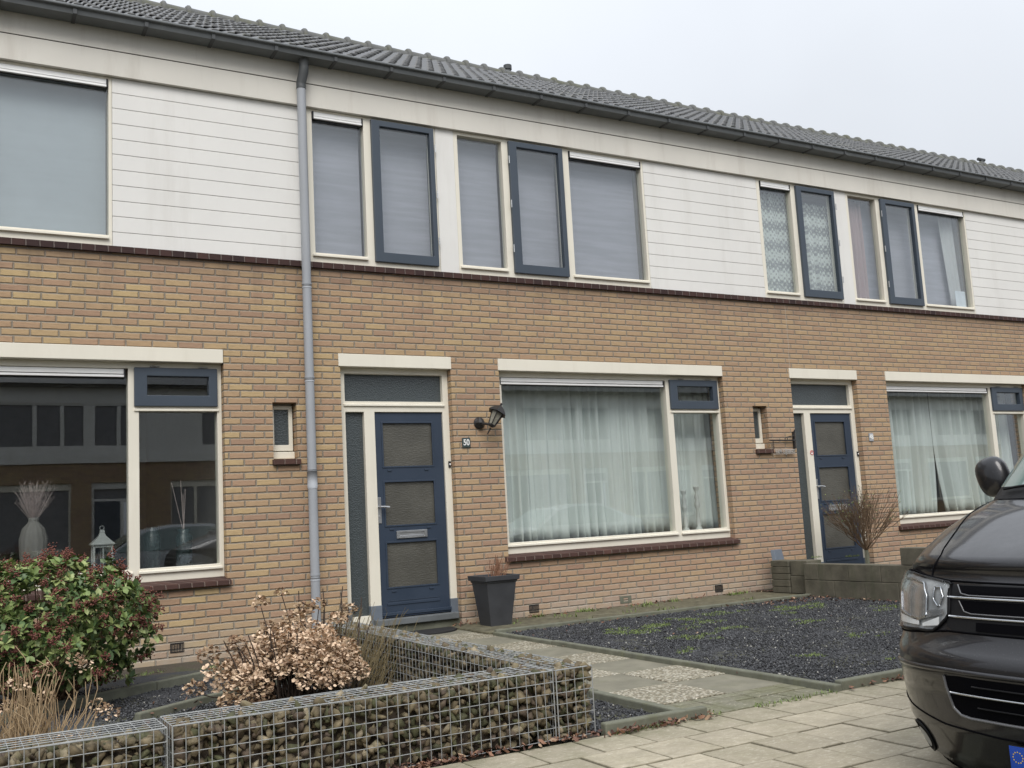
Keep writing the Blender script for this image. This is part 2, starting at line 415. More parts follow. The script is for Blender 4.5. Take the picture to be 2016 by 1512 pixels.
def ledge(parent, x0, x1, z, y=.02, d=.06):
    mb = MB()
    # little sloping weather bar under a pane
    n = len(mb.v)
    for x in (x0, x1): mb.v += [(x, y+d, z+.022), (x, y, z+.006), (x, y, z-.012), (x, y+d, z-.012)]
    for q in ((0, 1, 5, 4), (1, 2, 6, 5), (2, 3, 7, 6), (3, 0, 4, 7), (0, 3, 2, 1), (4, 5, 6, 7)): mb.f.append(tuple(n+i for i in q)); mb.mi.append(0)
    return mb.build('frame_ledge', 'cream', parent, .002)

def pane(x0, x1, z0, z1, y, parent, mat='glass', name='pane'):
    return box(name, (x0-.006, x1+.006, y, y+.016, z0-.006, z1+.006), mat, parent)
def vent(x0, x1, z0, z1, y, parent):
    r = MB(); r.cur = 0
    h = z1-z0
    r.box(x0+.012, x1-.012, y-.012, y+.03, z0+h*.46, z1); r.box(x0+.012, x1-.012, y-.02, y+.02, z0+.006, z0+h*.34)
    r.cur = 1; r.box(x0, x0+.012, y-.02, y+.03, z0, z1+.004); r.box(x1-.012, x1, y-.02, y+.03, z0, z1+.004); r.box(x0+.012, x1-.012, y+.004, y+.028, z0, z0+h*.46)
    return r.build('ventilation_grille', ['alu', 'blackpl'], parent, .002)
def hinges(spots, axis, parent):
    for x, y, z in spots:
        m = MB()
        for k in range(5):
            o = (k-2)*.017
            if axis == 'z': m.tube([(x, y, z+o-.0075), (x, y, z+o+.0075)], .0065, 8)
            else: m.tube([(x+o-.0075, y, z), (x+o+.0075, y, z)], .0065, 8)
        m.build('hinge', 'steel', parent)

def upper_window(parent, x0, x1, fixed, sashes, vents):
    """one timber frame with fixed panes and blue opening sashes"""
    z0, z1 = 3.588, 5.163
    holes = [(a, b, 3.70, 5.138 if v else 5.125) for a, b, v in fixed]+[(a+.03, b-.03, 3.69, 5.115) for a, b, _ in sashes]
    m = MB().plate(x0, x1, z0, z1, .04, .13, holes)
    w = m.build('window', 'cream', parent, .004)
    for a, b, v in fixed: ledge(w, a-.03, b+.0, 3.672, .012)
    for a, b, v in fixed:
        pane(a, b, 3.70, 5.06 if v else 5.125, .088, w)
    for a, b in vents: vent(a, b, 5.060, 5.137, .050, w)
    for a, b, hs in sashes:
        s = MB().plate(a, b, 3.652, 5.14, .006, .066, [(a+.098, b-.058, 3.752, 5.078)] if hs < 0 else [(a+.09, b-.05, 3.752, 5.078)])
        s.build('sash', 'blue', w, .005)
        pane(a+.09, b-.05, 3.752, 5.078, .034, w)
        hx = b+.008 if hs > 0 else a-.008
        hinges([(hx, .0, z) for z in (3.92, 4.42, 4.92)], 'z', w)
    return w

def house(k, roof_only=False):
    h = empty('terraced_house', (k*WID, 0, 0))
    # brick wall with its openings
    wall = MB().plate(XL, XR, -.3, 3.53, 0, .28, [(1.765, 4.832, .60, 2.702), (.018, 1.203, -.35, 2.702), (-.652, -.423, 1.69, 2.222)])
    wall.build('wall', 'brick', h)
    MB().plate(XL, XR, 3.53, 5.76, .16, .28, [(-.2, 3.86, 3.62, 5.14)]).build('inner_wall', 'interior', h)
    # dark brick band and cladding
    box('brick_band', (XL, XR, -.032, .10, 3.531, 3.586), 'brickdark', h)
    cl = MB(); cl2 = MB(); n = 11; st = (5.163-3.588)/n
    for i in range(n):
        a = 3.588+i*st
        cl.box(3.893, WID-.234, .038, .062, a+.0022, a+st-.0012)
    cl2.box(3.893, WID-.234, .058, .155, 3.588, 5.163)
    cl.build('cladding', 'white', h, .004); cl2.build('cladding_backing', 'pvc', h)
    # boards under the gutter
    box('fascia_board', (XL, XR, -.008, .10, 5.165, 5.392), 'fascia', h)
    box('eaves_board', (XL, XR, -.006, .10, 5.404, 5.66), 'fascia', h)
    box('board_joint', (XL, XR, .004, .09, 5.392, 5.404), 'blackpl', h)
    # gutter
    gp = gutter_profile(); g = MB()
    for i in range(len(gp)-1):
        a, b = gp[i], gp[i+1]
        g.quad((XL, *a), (XR, *a), (XR, *b), (XL, *b))
    gut = g.build('gutter', 'zinc', h)
    bm = None
    for i in range(10):
        x = XL+.07+i*WID/10+.29
        if bm is None:
            b_ = MB(); b_.box(-.016, .016, -.21, -.02, 5.584, 5.5885); b_.box(-.016, .016, -.212, -.2055, 5.586, 5.640)
            o = b_.build('gutter_bracket', 'zincdark', h); bm = o.data
        else:
            o = bpy.data.objects.new('gutter_bracket', bm); COL.objects.link(o); o.parent = h
        o.location = (x, 0, 0)
    # roof
    if '_r' not in M: 
        ro = np_mesh('roof', _roof[0], _roof[1], 'tile', h, smooth=False); M['_r'] = ro.data
        bk = MB(); bk.quad((XL, YR, ZR-.02), (XR, YR, ZR-.02), (XR, 8.9, 5.7), (XL, 8.9, 5.7)); bk.quad((XL, YE, ZE-.03), (XR, YE, ZE-.03), (XR, YR, ZR-.03), (XL, YR, ZR-.03))
        M['_b'] = bk.build('roof_deck', 'vandark', ro).data
        rd = MB(); step = WID/19
        for i in range(19):
            x = XL+i*step; prof = [(0, .098), (.0, .128), (.02, .146), (.05, .146), (.075, .118), (step+.01, .108)]
            rows = []
            for px, r in prof:
                rows.append([(x+px, YR+r*1.1*math.cos(R(a)), ZR+.0+r*1.02*math.sin(R(a))) for a in range(-25, 206, 21)])
            rd.grid(rows)
        M['_d'] = rd.build('ridge', 'ridge', ro, smooth=True).data
    else:
        ro = bpy.data.objects.new('roof', M['_r']); COL.objects.link(ro); ro.parent = h
        for nm, d in (('roof_deck', '_b'), ('ridge', '_d')):
            o = bpy.data.objects.new(nm, M[d]); COL.objects.link(o); o.parent = ro
    # inside: floors, party walls, back wall keep daylight out
    i_ = MB(); i_.box(XL, XL+.06, .28, 8.8, -.3, 5.7); i_.box(XR-.06, XR, .28, 8.8, -.3, 5.7); i_.box(XL, XR, 8.8, 8.9, -.3, 5.7)
    i_.box(XL+.06, XR-.06, .28, 8.8, 2.72, 2.95); i_.box(XL+.06, XR-.06, .28, 8.8, 5.6, 5.68); i_.box(1.3, 1.36, .28, 4.5, .1, 2.72); i_.box(1.36, XR-.06, 4.5, 4.56, .1, 2.72)
    i_.build('interior_walls', 'interior', h)
    box('interior_floor', (XL+.06, XR-.06, .28, 8.8, -.1, .1), 'wood_dark', h)
    # ground floor window
    box('lintel', (1.755, 4.826, -.014, .16, 2.576, 2.700), 'cream', h, .004)
    fr = MB().plate(1.768, 4.829, .662, 2.575, .08, .19, [(1.832, 4.022, .778, 2.52), (4.112, 4.788, .778, 2.142), (4.098, 4.768, 2.21, 2.51)])
    w = fr.build('window', 'cream', h, .004)
    ledge(w, 1.79, 4.05, .748, .055); ledge(w, 4.10, 4.81, .748, .055); ledge(w, 4.07, 4.80, 2.156, .066, .03)
    pane(1.832, 4.022, .778, 2.445, .13, w); pane(4.112, 4.788, .778, 2.142, .13, w)
    vent(1.815, 4.0, 2.438, 2.515, .095, w)
    MB().plate(4.070, 4.788, 2.185, 2.530, .052, .12, [(4.178, 4.712, 2.283, 2.455)]).build('sash', 'blue', w, .005)
    pane(4.178, 4.712, 2.283, 2.455, .09, w)
    hinges([(4.24, .056, 2.54), (4.66, .056, 2.54)], 'x', w)
    box('inner_sill', (1.80, 4.80, .19, .32, .735, .762), 'cream', w)
    # sloping sill of brown tiles
    s = MB(); n_ = 0
    x0, x1 = 1.722, 4.858
    a = [(x0, .09, .664), (x1, .09, .664), (x1, -.052, .632), (x0, -.052, .632), (x0, .09, .60), (x1, .09, .60), (x1, -.052, .592), (x0, -.052, .592)]
    s.v += a; s.f += [(0, 3, 2, 1), (3, 7, 6, 2), (7, 4, 5, 6), (0, 4, 7, 3), (1, 2, 6, 5), (0, 1, 5, 4)]; s.mi += [0]*6
    s.build('sill', 'sillbrick', h, .003)
    # toilet window
    fr = MB().plate(-.66, -.415, 1.685, 2.23, .15, .22, [(-.61, -.465, 1.79, 2.17)]); tw = fr.build('window', 'cream', h, .003)
    sm = MB().plate(-.64, -.435, 1.775, 2.20, .10, .135, [(-.612, -.472, 1.83, 2.165)]); sh = sm.build('sash', 'cream', tw, .003)
    box('frame_ledge', (-.652, -.425, .085, .16, 1.70, 1.765), 'cream', tw, .004)
    pn = pane(-.612, -.472, 1.83, 2.165, .118, tw, 'fig_glass')
    box('sill', (-.665, -.405, -.045, .14, 1.640, 1.688), 'sillbrick', h, .003)
    # front door
    box('lintel', (.0, 1.207, -.014, .16, 2.576, 2.700), 'cream', h, .004)
    fr = MB().plate(.020, 1.201, .088, 2.575, .08, .19, [(.086, 1.138, 2.247, 2.52), (.086, .278, .185, 2.142), (.388, 1.128, .0, 2.142)])
    d = fr.build('door_frame', 'cream', h, .004)
    ledge(d, .07, 1.15, 2.212, .062, .05)
    pane(.086, 1.138, 2.247, 2.52, .13, d, 'fig_glass'); pane(.086, .278, .185, 2.142, .13, d, 'fig_glass')
    for q_ in ((.016, .088), (.276, .392), (1.124, 1.205)): box('frame_plinth', (*q_, .074, .18, .085, .273), 'greybase', d, .003)
    th = box('threshold', (.30, 1.17, -.01, .20, .082, .142), 'zinc', h, .006)
    box('threshold_base', (.02, 1.20, .03, .28, -.3, .082), 'concrete', h)
    dm = MB().plate(.392, 1.124, .152, 2.138, .10, .145, [(.470, 1.008, 1.602, 2.036), (.470, 1.008, 1.026, 1.452), (.470, 1.006, .430, .860)])
    door = dm.build('door', 'doorblue', h, .004)
    tr = MB()
    for za, zb in ((1.602, 2.036), (1.026, 1.452), (.430, .860)):
        tr.plate(.458, 1.020, za-.012, zb+.012, .094, .104, [(.474, 1.004, za+.004, zb-.004)])
        for xx in (.53, .93): tr.box(xx-.022, xx+.022, .092, .102, za-.045, za-.030)
    tr.box(.455, 1.015, .093, .102, .262, .286); tr.box(.455, 1.015, .096, .1, .30, .304)
    tr.box(.392, 1.124, .062, .104, .168, .196); tr.box(.392, 1.124, .074, .104, .150, .166)
    tr.build('moulding', 'doorblue', door, .003)
    for za, zb in ((1.602, 2.036), (1.026, 1.452), (.430, .860)): pane(.470, 1.008, za, zb, .118, door, 'door_glass')
    hd = MB(); hd.box(.384, .427, .092, .102, 1.053, 1.305); hd.tube([(.406, .10, 1.213), (.406, .045, 1.213)], .010, 10); hd.tube([(.400, .045, 1.213), (.44, .044, 1.212), (.488, .046, 1.205), (.494, .048, 1.203)], [.011, .011, .013, .009], 10); hd.tube([(.406, .092, 1.12), (.406, .085, 1.12)], .011, 10)
    hd.build('handle', 'steel', door, .0015)
    lb = MB(); lb.plate(.577, .905, .897, .971, .086, .101, [(.605, .877, .915, .950)]); lb.box(.605, .877, .092, .10, .916, .949); lb.box(.612, .87, .084, .094, .916, .924); lb.build('letterbox', 'steel', door, .002)
    bb = MB(); bb.box(1.166, 1.192, .066, .081, 1.578, 1.640); bb.cur = 1; bb.tube([(1.179, .067, 1.610), (1.179, .062, 1.610)], .007, 10); bb.build('doorbell', ['blackpl', 'alu'], h, .003)
    # upper windows
    upper_window(h, -.231, 1.166, [(-.178, .362, 1)], [(.437, 1.137, 1)], [(-.172, .356)])
    box('panel', (1.168, 1.382, .036, .13, 3.588, 5.163), 'white', h, .003)
    upper_window(h, 1.384, 3.891, [(1.43, 1.97, 0), (2.842, 3.862, 1)], [(2.045, 2.743, -1)], [(2.848, 3.856)])
    return h

H = {}
HL = {-1: 'brick terraced house at the left edge with a dark front window behind the green shrub',
      0: 'brick terraced house in the middle, number 50, with a plant pot by its door',
      1: 'brick terraced house number 48 with lace upstairs and a block wall in front',
      2: 'last house in view at the right edge, mostly only its roof and white boards'}
for k in (-1, 0, 1, 2):
    H[k] = tag(house(k), HL[k], 'house', 'terraced houses in the row')
# a further house of the row: same meshes
def copy_tree(o, parent=None, loc=None):
    c = o.copy(); COL.objects.link(c); c.parent = parent
    if loc is not None: c.location = loc
    for ch in list(o.children): copy_tree(ch, c)
    return c
c = copy_tree(H[2], None, (3*WID, 0, 0)); c['label'] = 'next house of the row, only a sliver of roof ridge at the right edge'

# downpipe, ventilation pipes, air bricks
h0 = H[0]
dp = MB(); dp.tube([(-.315, -.075, .0), (-.315, -.075, 5.33)], .0425, 24, False)
for z in (.58, 1.42, 1.57, 3.32, 2.42): 
    dp.tube([(-.315, -.075, z-.012), (-.315, -.075, z+.012)], .0455, 20)
dp.tube([(-.315, -.075, 1.42), (-.315, -.075, 1.57)], .0462, 20)
dpo = dp.build('downpipe', 'pvc', h0)
for p_ in dpo.data.polygons: p_.use_smooth = len(p_.vertices) == 4
e = MB(); e.tube([(-.315, -.075, 5.30), (-.315, -.075, 5.36), (-.30, -.11, 5.45), (-.295, -.115, 5.50), (-.295, -.115, 5.60)], .047, 16); e.build('pipe_elbow', 'zincdark', dpo, smooth=True)
for z in (.62, 2.45, 3.35):
    cl = MB(); cl.tube([(-.315, -.075, z-.008), (-.315, -.075, z+.008)], .047, 16); cl.box(-.325, -.305, -.04, 0, z-.006, z+.006); cl.build('pipe_clip', 'pvc', dpo)
vp = MB(); vp.tube([(4.39, 3.9, 7.5), (4.39, 3.9, 8.06)], .055, 14); vp.tube([(4.39, 3.9, 8.05), (4.39, 3.9, 8.12)], .066, 14); vp.build('vent_pipe', 'zincdark', h0)
vp = MB(); vp.tube([(3.83, 3.6, 7.6), (3.83, 3.6, 7.93)], .04, 10); vp.tube([(3.73, 3.6, 7.95), (3.93, 3.6, 7.95)], .035, 10); vp.build('vent_cowl', 'zincdark', H[2])
for k, xs in ((0, (1.975, 4.459)), (-1, (-1.588+WID,))):
    for x in xs:
        a = MB().plate(x, x+.115, .055, .135, -.006, .02, [(x+.012+i*.013, x+.019+i*.013, .062, .128) for i in range(8)]); a.box(x, x+.115, .01, .03, .055, .135); a.build('air_brick', 'blackpl', H[k])
a = MB().plate(3.12, 3.27, .045, .125, -.004, .02, [(3.165, 3.225, .066, .106)]); a.cur = 1; a.box(3.165, 3.225, .008, .02, .066, .106); a.build('air_brick', ['concrete', 'blackpl'], h0)

# movement joint in the brickwork over the second door
mj = MB(); M['mortarj'] = simple('pale_joint', (.42, .36, .29), .9)
zz = 3.52
while zz > 2.74:
    xj = 5.965-.012*math.floor((3.52-zz)*2); mj.box(xj-.003, xj+.003, -.0015, .01, zz-.12, zz+.001); zz -= .12
# (house 48 owns it)
jt = mj.build('movement_joint', 'mortarj', H[1]); jt.location = (-WID, 0, 0)

# ------------------------------------------------------------------ blinds and curtains
def sheet(name, x0, x1, z0, z1, y, mat, amp=0.0, waves=0, seed=0, cols=None, irregular=.5, lean=None, thick=True):
    rnd = random.Random(seed); n = cols or max(2, int((x1-x0)*90)) if amp else 2
    ph = [rnd.uniform(0, 6.28) for _ in range(6)]; fr = [waves*(.6+.25*i+rnd.uniform(-.1, .1)) for i in range(6)]
    rows = []
    m = 14 if amp else 2
    for j in range(m):
        v = j/(m-1); z = z1+(z0-z1)*v; r = []
        for i in range(n):
            u = i/(n-1); x = x0+(x1-x0)*u
            yy = y
            if amp:
                q = sum(math.sin(2*math.pi*fr[a]*u+ph[a]+(.5*irregular*math.sin(3*v+a))) for a in range(6))/3
                yy += 1.5*amp*math.copysign(abs(q)**.75, q)*(.55+.45*v)
                x += .012*math.sin(2*math.pi*fr[2]*u*1.3+ph[1]+2*v)*irregular
            if lean: x += lean(u, v)
            r.append((x, yy, z))
        rows.append(r)
    mb = MB().grid(rows); o = mb.build(name, mat, None, smooth=bool(amp))
    if thick:
        md = o.modifiers.new('thick', 'SOLIDIFY'); md.thickness = .002
    return o
tag(sheet('roller_blind', -.19, .37, 3.66, 5.16, .22, 'blind'), 'grey blind closed behind the fixed pane nearest the downpipe upstairs', 'blind', 'grey blinds upstairs at number 50')
tag(sheet('roller_blind', .40, 1.15, 3.66, 5.16, .24, 'blind'), 'grey blind behind the left blue framed opening window upstairs at number 50', 'blind', 'grey blinds upstairs at number 50')
tag(sheet('roller_blind', 1.42, 1.99, 3.66, 5.16, .22, 'blind'), 'grey blind behind the narrow middle pane between the two blue opening windows', 'blind', 'grey blinds upstairs at number 50')
tag(sheet('roller_blind', 2.03, 2.76, 3.66, 5.16, .24, 'blind'), 'grey blind behind the right blue framed opening window upstairs at number 50', 'blind', 'grey blinds upstairs at number 50')
tag(sheet('roller_blind', 2.79, 3.875, 3.66, 5.16, .22, 'blind'), 'wide grey blind behind the big upstairs pane beside the white boards of number 50', 'blind', 'grey blinds upstairs at number 50')
tag(sheet('roller_blind', 2.79-WID, 3.875-WID, 3.66, 5.16, .22, 'blind2'), 'blue grey blind filling the big upstairs window at the top left', 'blind')
tag(sheet('net_curtain', 1.70, 4.09, .765, 2.56, .42, 'curtain', .040, 15, 4), 'pale green white pleated net curtain across the big window beside door 50', 'curtain', 'net curtains downstairs')
tag(sheet('net_curtain', 4.10, 4.91, .765, 2.56, .42, 'curtain', .040, 5.0, 9), 'net curtain in the narrow pane under the small blue toplight of number 50', 'curtain', 'net curtains downstairs')
tag(sheet('net_curtain', 1.80+WID, 3.12+WID, .765, 2.56, .42, 'curtain', .045, 8, 14, lean=lambda u, v: -.14*u*max(0, v-.3)**2), 'left drape of the rumpled net curtain behind the bare shrub', 'curtain', 'net curtains downstairs')
tag(sheet('net_curtain', 3.10+WID, 4.25+WID, .765, 2.56, .41, 'curtain', .045, 7, 21, lean=lambda u, v: .30*(1-u)*max(0, v-.4)**1.6), 'right drape of the rumpled net curtain, parted above the van bonnet', 'curtain', 'net curtains downstairs')
tag(sheet('net_curtain', 4.26+WID, 4.91+WID, .765, 2.56, .42, 'curtain', .040, 4.5, 29), 'net curtain in the narrow pane directly above the van mirror', 'curtain', 'net curtains downstairs')
tag(sheet('lace_curtain', -.19+WID, .50+WID, 3.66, 5.06, .21, 'lace', .028, 6, 31), 'checked lace curtain in the leftmost upstairs pane of number 48', 'curtain', 'curtains upstairs at number 48')
tag(sheet('lace_curtain', .55+WID, 1.28+WID, 3.66, 4.98, .19, 'lace', .028, 6, 37), 'checked lace curtain behind the left blue opening window of number 48', 'curtain', 'curtains upstairs at number 48')
tag(sheet('curtain', 1.42+WID, 1.86+WID, 3.66, 5.12, .21, 'redcurtain', .03, 4, 41), 'reddish curtain in the narrow upstairs pane of number 48', 'curtain', 'curtains upstairs at number 48')
tag(sheet('roller_blind', 1.40+WID, 3.10+WID, 3.62, 5.16, .30, 'blind'), 'grey blind behind the reddish curtain and right blue opening window of number 48', 'blind')
tag(sheet('curtain', 3.62+WID, 4.10+WID, 3.66, 5.12, .24, 'greycurtain', .03, 3, 43, lean=lambda u, v: -.10*(1-u)*(1-v)), 'pale curtain hanging at the right side of the wide upstairs pane of number 48', 'curtain', 'curtains upstairs at number 48')
tag(sheet('roller_blind', 3.11+WID, 4.45+WID, 3.62, 5.16, .32, 'blind'), 'grey blind deep behind the wide upstairs pane with the white paper', 'blind')
tag(sheet('roller_blind', -.22+WID, 1.38+WID, 3.62, 5.16, .32, 'blind'), 'grey backing blind deep behind the checked lace curtains of number 48', 'blind')
tag(box('paper_sheet', (3.58+WID, 3.80+WID, .115, .119, 3.705, 3.95), 'paper'), 'white sheet of paper leaning in the corner of the wide upstairs pane', 'paper')
ob = MB()
rnd = random.Random(5)
for i in range(9):
    x = -.10+WID+rnd.uniform(0, .38); pts = [(x, .2, 3.68)]
    for s in range(5): pts.append((pts[-1][0]+rnd.uniform(-.05, .05), .2+rnd.uniform(-.02, .02), pts[-1][2]+rnd.uniform(.01, .05)))
    ob.tube(pts, .004, 5)
for i in range(7):
    x = -.1+WID+.055*i; ob.tube([(x, .21, 3.675), (x, .21, 3.70), (x, .21, 3.715)], [.018, .022, .01], 8)
tag(ob.build('window_ornament', 'lace'), 'tangle of pale twiggy ornaments at the foot of the leftmost lace curtain', 'ornament')

# things on the inner sills
M['vase'] = simple('grey_vase', (.17, .155, .14), .7, 0, .12, 12); M['twig'] = simple('dry_plume', (.42, .33, .31), .9, 0, .2, 20)
M['teal'] = simple('teal_mosaic', (.014, .024, .025), .3, 0, .95, 55); M['whitewood'] = simple('white_wood', (.62, .62, .60), .5); M['dimwood'] = simple('dimmed_white_wood', (.33, .33, .32), .6)  # last one: lantern white darkened in colour for its dimmer look behind the reflecting pane
v_ = empty('vase', (-2.63, .31, .762)); tag(v_, 'ribbed grey floor vase with dry plumes behind the red budded shrub', 'vase')
mb = MB(); prof = [(0, 0), (.07, .0), (.085, .06), (.105, .2), (.108, .32), (.085, .41), (.045, .455), (.036, .475), (.042, .5), (.03, .5), (.02, .45)]
mb.grid([[((r*(1+.035*math.cos(14*a)))*math.cos(a), (r*(1+.035*math.cos(14*a)))*math.sin(a), z) for a in np.linspace(0, 2*math.pi, 57)[:-1]] for r, z in prof], True)
mb.build('vase_body', 'vase', v_, smooth=True)
mb = MB(); rnd = random.Random(8)
for i in range(150):
    a = rnd.uniform(0, 6.28); s = rnd.uniform(.02, .145)*(1 if rnd.random() < .8 else 1.3); top = rnd.uniform(.62, .80)
    p0 = Vector((0, 0, .45)); p1 = Vector((math.cos(a)*s*.5, math.sin(a)*s*.4, .45+(top-.45)*.5)); p2 = Vector((math.cos(a)*s, math.sin(a)*s*.6, top))
    mb.tube([p0, p1, p2], [.002, .0016, .0008], 4, False)
    for q in range(5):
        b = p1.lerp(p2, rnd.random()); mb.tube([b, b+Vector((rnd.uniform(-.03, .03), rnd.uniform(-.02, .02), rnd.uniform(.01, .05)))], .0008, 3, False)
mb.build('plumes', 'twig', v_)
l_ = empty('candle_lantern', (-2.09, .31, .762)); tag(l_, 'small white candle lantern with pitched roof on the left window sill', 'lantern')
mb = MB(); 
for sx in (-1, 1):
    for sy in (-1, 1): mb.box(sx*.072-.008, sx*.072+.008, sy*.072-.008, sy*.072+.008, .0, .24)
for sy in (-1, 1):
    mb.box(-.064, .064, sy*.072-.007, sy*.072+.007, .0, .022); mb.box(-.064, .064, sy*.072-.007, sy*.072+.007, .218, .24); mb.box(-.004, .004, sy*.072-.004, sy*.072+.004, .02, .22)
    mb.box(sy*.072-.007, sy*.072+.007, -.064, .064, .0, .022); mb.box(sy*.072-.007, sy*.072+.007, -.064, .064, .218, .24)
mb.box(-.095, .095, -.095, .095, .24, .252); mb.build('lantern_frame', 'dimwood', l_, .002)
mb = MB(); mb.grid([[(sx*r, sy*r, z) for sx, sy in ((-1, -1), (1, -1), (1, 1), (-1, 1))] for r, z in ((.09, .252), (.03, .315), (.02, .34), (.02, .365), (.0, .37))], True); mb.tube([(.018*math.cos(a), 0, .385+.018*math.sin(a)) for a in np.linspace(0, 6.28, 13)], .003, 5)
mb.build('lantern_roof', 'dimwood', l_)
def teal(x, h, sticks):
    o = empty('tall_vase', (x, .33, .762))
    mb = MB(); mb.lathe([(0, 0), (.055, 0), (.07, .03), (.074, h*.8), (.05, h-.04), (.06, h), (.05, h), (.04, h-.03)], 0, 0, 20); mb.build('vase_body', 'teal', o, smooth=True)
    if sticks:
        m2 = MB()
        for dx, tt in ((-.10, .76), (-.02, .78), (.02, .70), (.0, .66)): m2.tube([(0, 0, h-.05), (dx, .02, tt)], .0025, 5)
        m2.build('sticks', 'twig', o)
    return o
tag(teal(-1.67, .37, False), 'dark teal mosaic vase without sticks in the narrow left window', 'vase', 'teal vases on the left sill')
tag(teal(-1.395, .34, True), 'dark teal mosaic vase holding long thin sticks in the narrow left window', 'vase', 'teal vases on the left sill')
def candle(x, h, lab):
    mb = MB(); pr = [(0, 0), (.045, 0), (.045, .02), (.02, .05), (.03, .10), (.022, .16), (.016, h*.45), (.03, h*.52), (.036, h*.58), (.018, h*.66), (.03, h*.72), (.014, h*.82), (.03, h*.9), (.036, h*.94), (.036, h*.96), (0, h*.96)]
    mb.lathe(pr, x, .26, 16, .762); return tag(mb.build('candlestick', 'whitewood', smooth=True), lab, 'candlestick', 'white candlesticks at number 50')
candle(4.315, .50, 'turned white candlestick nearest the mullion in the narrow pane of number 50'); candle(4.51, .54, 'taller turned white candlestick, right of its twin in the narrow pane of number 50')

# ------------------------------------------------------------------ fixtures on the brick
n50 = empty('house_number_plate', (1.338, -.004, 1.820)); tag(n50, 'small dark plate with white figures 50 beside the middle door', 'number plate')
M['plate'] = simple('enamel_dark', (.05, .07, .07), .3); M['figure'] = simple('white_figure', (.80, .80, .78), .4)
MB().box(-.047, .047, -.009, .0, -.05, .05).build('plate', 'plate', n50, .002)
text_obj('figures', '50', .085, 'figure', n50, (0, -.0105, 0), (R(90), 0, 0), .001, bold=.002, sx=.85)
n48 = empty('house_number_plate', (7.292, -.004, 1.818)); tag(n48, 'pale grey metal plate with figures 48 beside the right hand door', 'number plate')
MB().box(-.040, .040, -.009, .0, -.052, .052).build('plate', 'pvc', n48, .002)
text_obj('figures', '48', .085, 'figure', n48, (0, -.0105, 0), (R(90), 0, 0), .003, bold=.003, sx=.8)
st = empty('round_sticker', (6.283, .079, 1.640)); tag(st, 'round red and white sticker on the cream door frame of number 48', 'sticker')
M['red'] = simple('red_print', (.50, .05, .05), .5)
mb = MB(); mb.tube([(0, 0, 0), (0, -.0015, 0)], .030, 24); mb.build('disc', 'figure', st)
mb = MB(); mb.tube([(.027*math.cos(a), -.002, .027*math.sin(a)) for a in np.linspace(0, 2*math.pi, 25)], .004, 6); mb.build('ring', 'red', st)
mb = MB(); 
for a in (-.009, 0, .009): mb.box(a-.003, a+.003, -.0035, -.0005, .0, .016)
mb.build('mark', 'red', st)
# wall lantern (hangs upside out, leaning towards the window)
wl = empty('wall_lantern', (1.50, 0, 2.02)); wl.scale = (1.1, 1.1, 1.1); tag(wl, 'black coach style wall lantern leaning towards the curtained window', 'wall lamp')
mb = MB(); mb.tube([(0, .0, -.0), (0, -.012, -.0), (0, -.03, 0), (0, -.036, 0)], [.056, .056, .04, .02], 18); mb.tube([(0, -.01, -.05), (0, -.02, .0), (0, -.01, .05)], [.02, .05, .02], 10); mb.build('wall_plate', 'black_iron', wl, smooth=False)
mb = MB(); mb.tube([(0, -.03, -.005), (.01, -.075, -.012), (.03, -.12, -.02), (.045, -.15, -.035)], [.016, .013, .012, .010], 8); mb.tube([(.02, -.12, -.115), (.04, -.15, -.06)], [.006, .009], 8)
mb.build('arm', 'black_iron', wl)
def tf(pts, o=Vector((.045, -.15, -.045)), ax=Vector((.50, -.02, .86))):
    ax = ax.normalized(); sx = Vector((0, 1, 0)).cross(ax).normalized(); sy = ax.cross(sx)
    return [o+sx*a+sy*b+ax*c_ for a, b, c_ in pts]
def ringp(r, z, k=6): return tf([(r*math.cos(2*math.pi*i/k), r*math.sin(2*math.pi*i/k), z) for i in range(k)])
mb = MB(); mb.grid([ringp(.0, -.01), ringp(.026, .0), ringp(.034, .012), ringp(.034, .018), ringp(.0, .018)], True)
for i in range(6): mb.tube([ringp(.034, .015)[i], ringp(.062, .150)[i]], .0045, 5)
mb.build('cage', 'black_iron', wl)
mb = MB(); mb.grid([ringp(.072, .145), ringp(.094, .140), ringp(.088, .155), ringp(.05, .195), ringp(.022, .215), ringp(.010, .222), ringp(.012, .245), ringp(.0, .25)], True); mb.grid([ringp(0, .146), ringp(.094, .140)], True); mb.build('hood', 'black_iron', wl)
M['lampglass'] = simple('dusty_lamp_glass', (.22, .21, .17), .25, 0, .2, 30)
mb = MB(); mb.grid([ringp(.030, .016), ringp(.057, .147)], True); mb.build('lamp_glass', 'lampglass', wl)
# hanging name sign at number 48
hs = empty('hanging_name_sign', (5.90, 0, 1.80)); tag(hs, 'black iron bracket with chained pale family name letters between toilet window and door', 'sign')
mb = MB(); mb.box(-.012, .012, -.03, -.0, -.11, .10); mb.tube([(0, -.04, -.01), (-.43, -.04, -.005)], .009, 8); mb.tube([(-.01, -.04, .05), (-.10, -.04, .038), (-.155, -.04, .028)]+[(-.155-.02*math.sin(a), -.04, .008+.02*math.cos(a)) for a in np.linspace(0, 5.5, 12)], .006, 6)
mb.tube([(0, -.03, .10), (0, -.04, .125)], [.012, .003], 6); mb.build('bracket', 'black_iron', hs)
mb = MB()
for x in (-.375, -.02):
    for i in range(4):
        c0 = Vector((x, -.04, -.025-i*.024)); mb.tube([c0+Vector(((.008*math.cos(a) if i % 2 else 0), (0 if i % 2 else .008*math.cos(a)), .014*math.sin(a))) for a in np.linspace(0, 6.28, 9)], .0028, 5)
mb.build('chain', 'black_iron', hs)
M['letter'] = simple('tarnished_letters', (.42, .40, .37), .5, .2)
